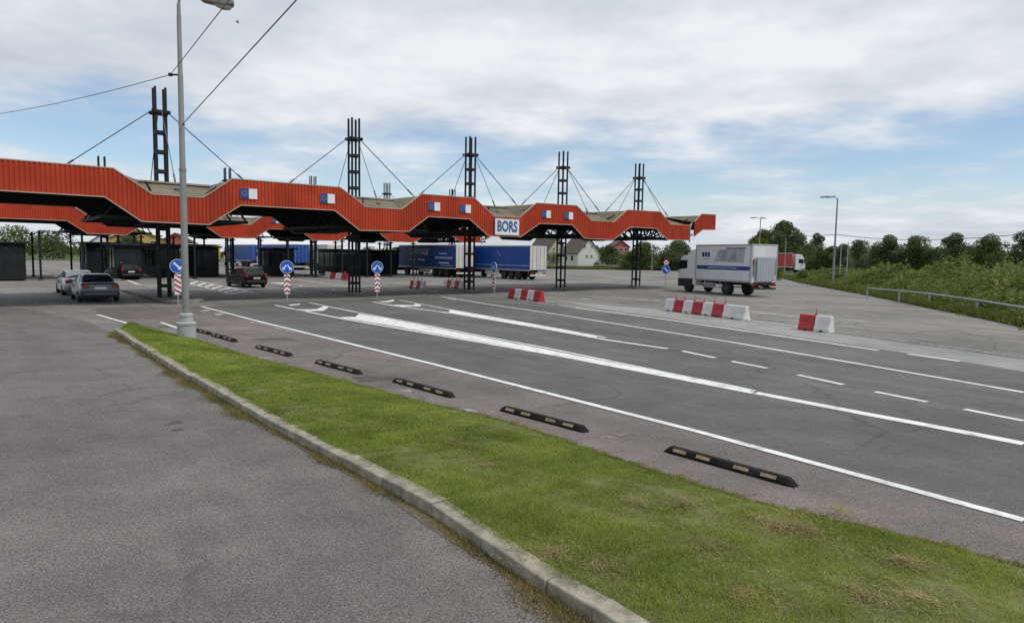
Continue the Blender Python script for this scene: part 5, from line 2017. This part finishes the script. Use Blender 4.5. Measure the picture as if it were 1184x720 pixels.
# ------------------------------------------------------------------ buildings
def house(px, Y, rz, W, L, eave, ridge, wallm, roofm, label, name='house', wins=(), cat='house', chimney=False):
    """gable front at local -Y, ridge along +Y"""
    p = at(px, 300, Y)
    t = thing(name, label, cat, (p.x, p.y, -0.03), rz)
    MB().prism([(-W / 2, 0), (W / 2, 0), (W / 2, eave), (0, ridge - 0.12), (-W / 2, eave)], 'y', 0, L).build('wall', wallm, t)
    ov = 0.45
    sl_ = (ridge - eave) / (W / 2)
    rf = MB()
    for s in (-1, 1):
        e = (s * (W / 2 + ov), eave - ov * sl_)
        rf.add([(0, -ov, ridge), (0, L + ov, ridge), (e[0], L + ov, e[1]), (e[0], -ov, e[1]), (0, -ov, ridge + .18), (0, L + ov, ridge + .18), (e[0], L + ov, e[1] + .18), (e[0], -ov, e[1] + .18)],
               [(0, 1, 2, 3), (4, 5, 6, 7), (0, 1, 5, 4), (1, 2, 6, 5), (2, 3, 7, 6), (3, 0, 4, 7)])
    ro = rf.build('roof', roofm, t)
    if chimney:
        MB().box((W * .18, L * .5, ridge), (0.6, 0.6, 1.6)).build('chimney', wallm, ro)
    for face, u, z, w_, h_ in wins:
        if face == 'f':
            wo = MB().box((u, -0.02, z), (w_, 0.1, h_)).build('window', M['glass'], t)
            fm = MB()
            for dz in (-1, 1):
                fm.box((u, -0.05, z + dz * h_ / 2), (w_ + .16, 0.1, 0.1))
            for dx_ in (-1, 1):
                fm.box((u + dx_ * w_ / 2, -0.05, z), (0.1, 0.1, h_ - .1))
            fm.box((u, -0.052, z), (0.06, 0.1, h_ - .1))
            fm.build('frame', M['signwhite'], wo)
        else:
            MB().box((-W / 2 - .02, u, z), (0.1, w_, h_)).build('window', M['glass'], t)
    return t


house(681, 200, R(22), 7.4, 12, 4.2, 8.3, M['render'], M['tiles'], 'white gabled house with steep brown roof past the plaza edge', wins=(('f', -1.5, 6.0, .7, .8), ('f', 0.9, 6.0, .7, .8), ('f', -0.8, 3.1, .7, .8), ('f', 0.8, 3.1, .7, .8), ('s', 4, 2.4, 1.4, 1.3), ('s', 8, 2.4, 1.4, 1.3)), chimney=True)
house(644, 235, R(30), 8.5, 13, 4.6, 9.6, M['cream'], M['tiles'], 'cream house with dark timbered gable behind the second trailer', wins=(('f', -1.4, 5.4, .9, 1.1), ('f', 1.2, 5.4, .9, 1.1), ('f', -1.8, 2.2, 1.2, 1.3), ('f', 1.6, 2.2, 1.2, 1.3)))
house(697, 204, R(10), 4.5, 5, 2.4, 3.3, M['render'], M['greyroof'], 'small white porch building attached beside the gabled house', name='outbuilding', wins=(('f', 0, 1.4, 1.0, 1.0),))
house(718, 240, R(8), 6.0, 9, 6.8, 9.0, M['redwall'], M['tiles'], 'red and white two-storey house half hidden by trees', wins=tuple(('f', x, z, 1.3, 1.2) for x in (-1.8, 0, 1.8) for z in (1.6, 3.8, 5.8)))
house(950, 175, R(-65), 6, 8, 2.9, 4.5, M['cream'], M['greyroof'], 'low grey-roofed building among the bushes past the red lorry', wins=(('f', 0, 1.5, 1.2, 1.0),))
house(158, 175, R(30), 13, 12, 5.6, 8.2, M['yellowwall'], M['tiles'], 'ochre house seen under the canopy behind the kerbed island', wins=tuple(('f', x, z, 1.3, 1.3) for x in (-4, 0, 4) for z in (2, 4.5)))
house(203, 190, R(20), 9, 12, 5.0, 7.6, M['redwall'], M['tiles'], 'brick red house seen under the canopy behind the lamp post', wins=tuple(('f', x, z, 1.2, 1.3) for x in (-2.4, 2.4) for z in (1.8, 4.2)))
house(128, 205, R(30), 10, 10, 5.2, 9.0, M['render'], M['tiles'], 'white house seen under the canopy over the saloon car roofs', wins=tuple(('f', x, 2.2, 1.3, 1.3) for x in (-2.6, 2.6)))
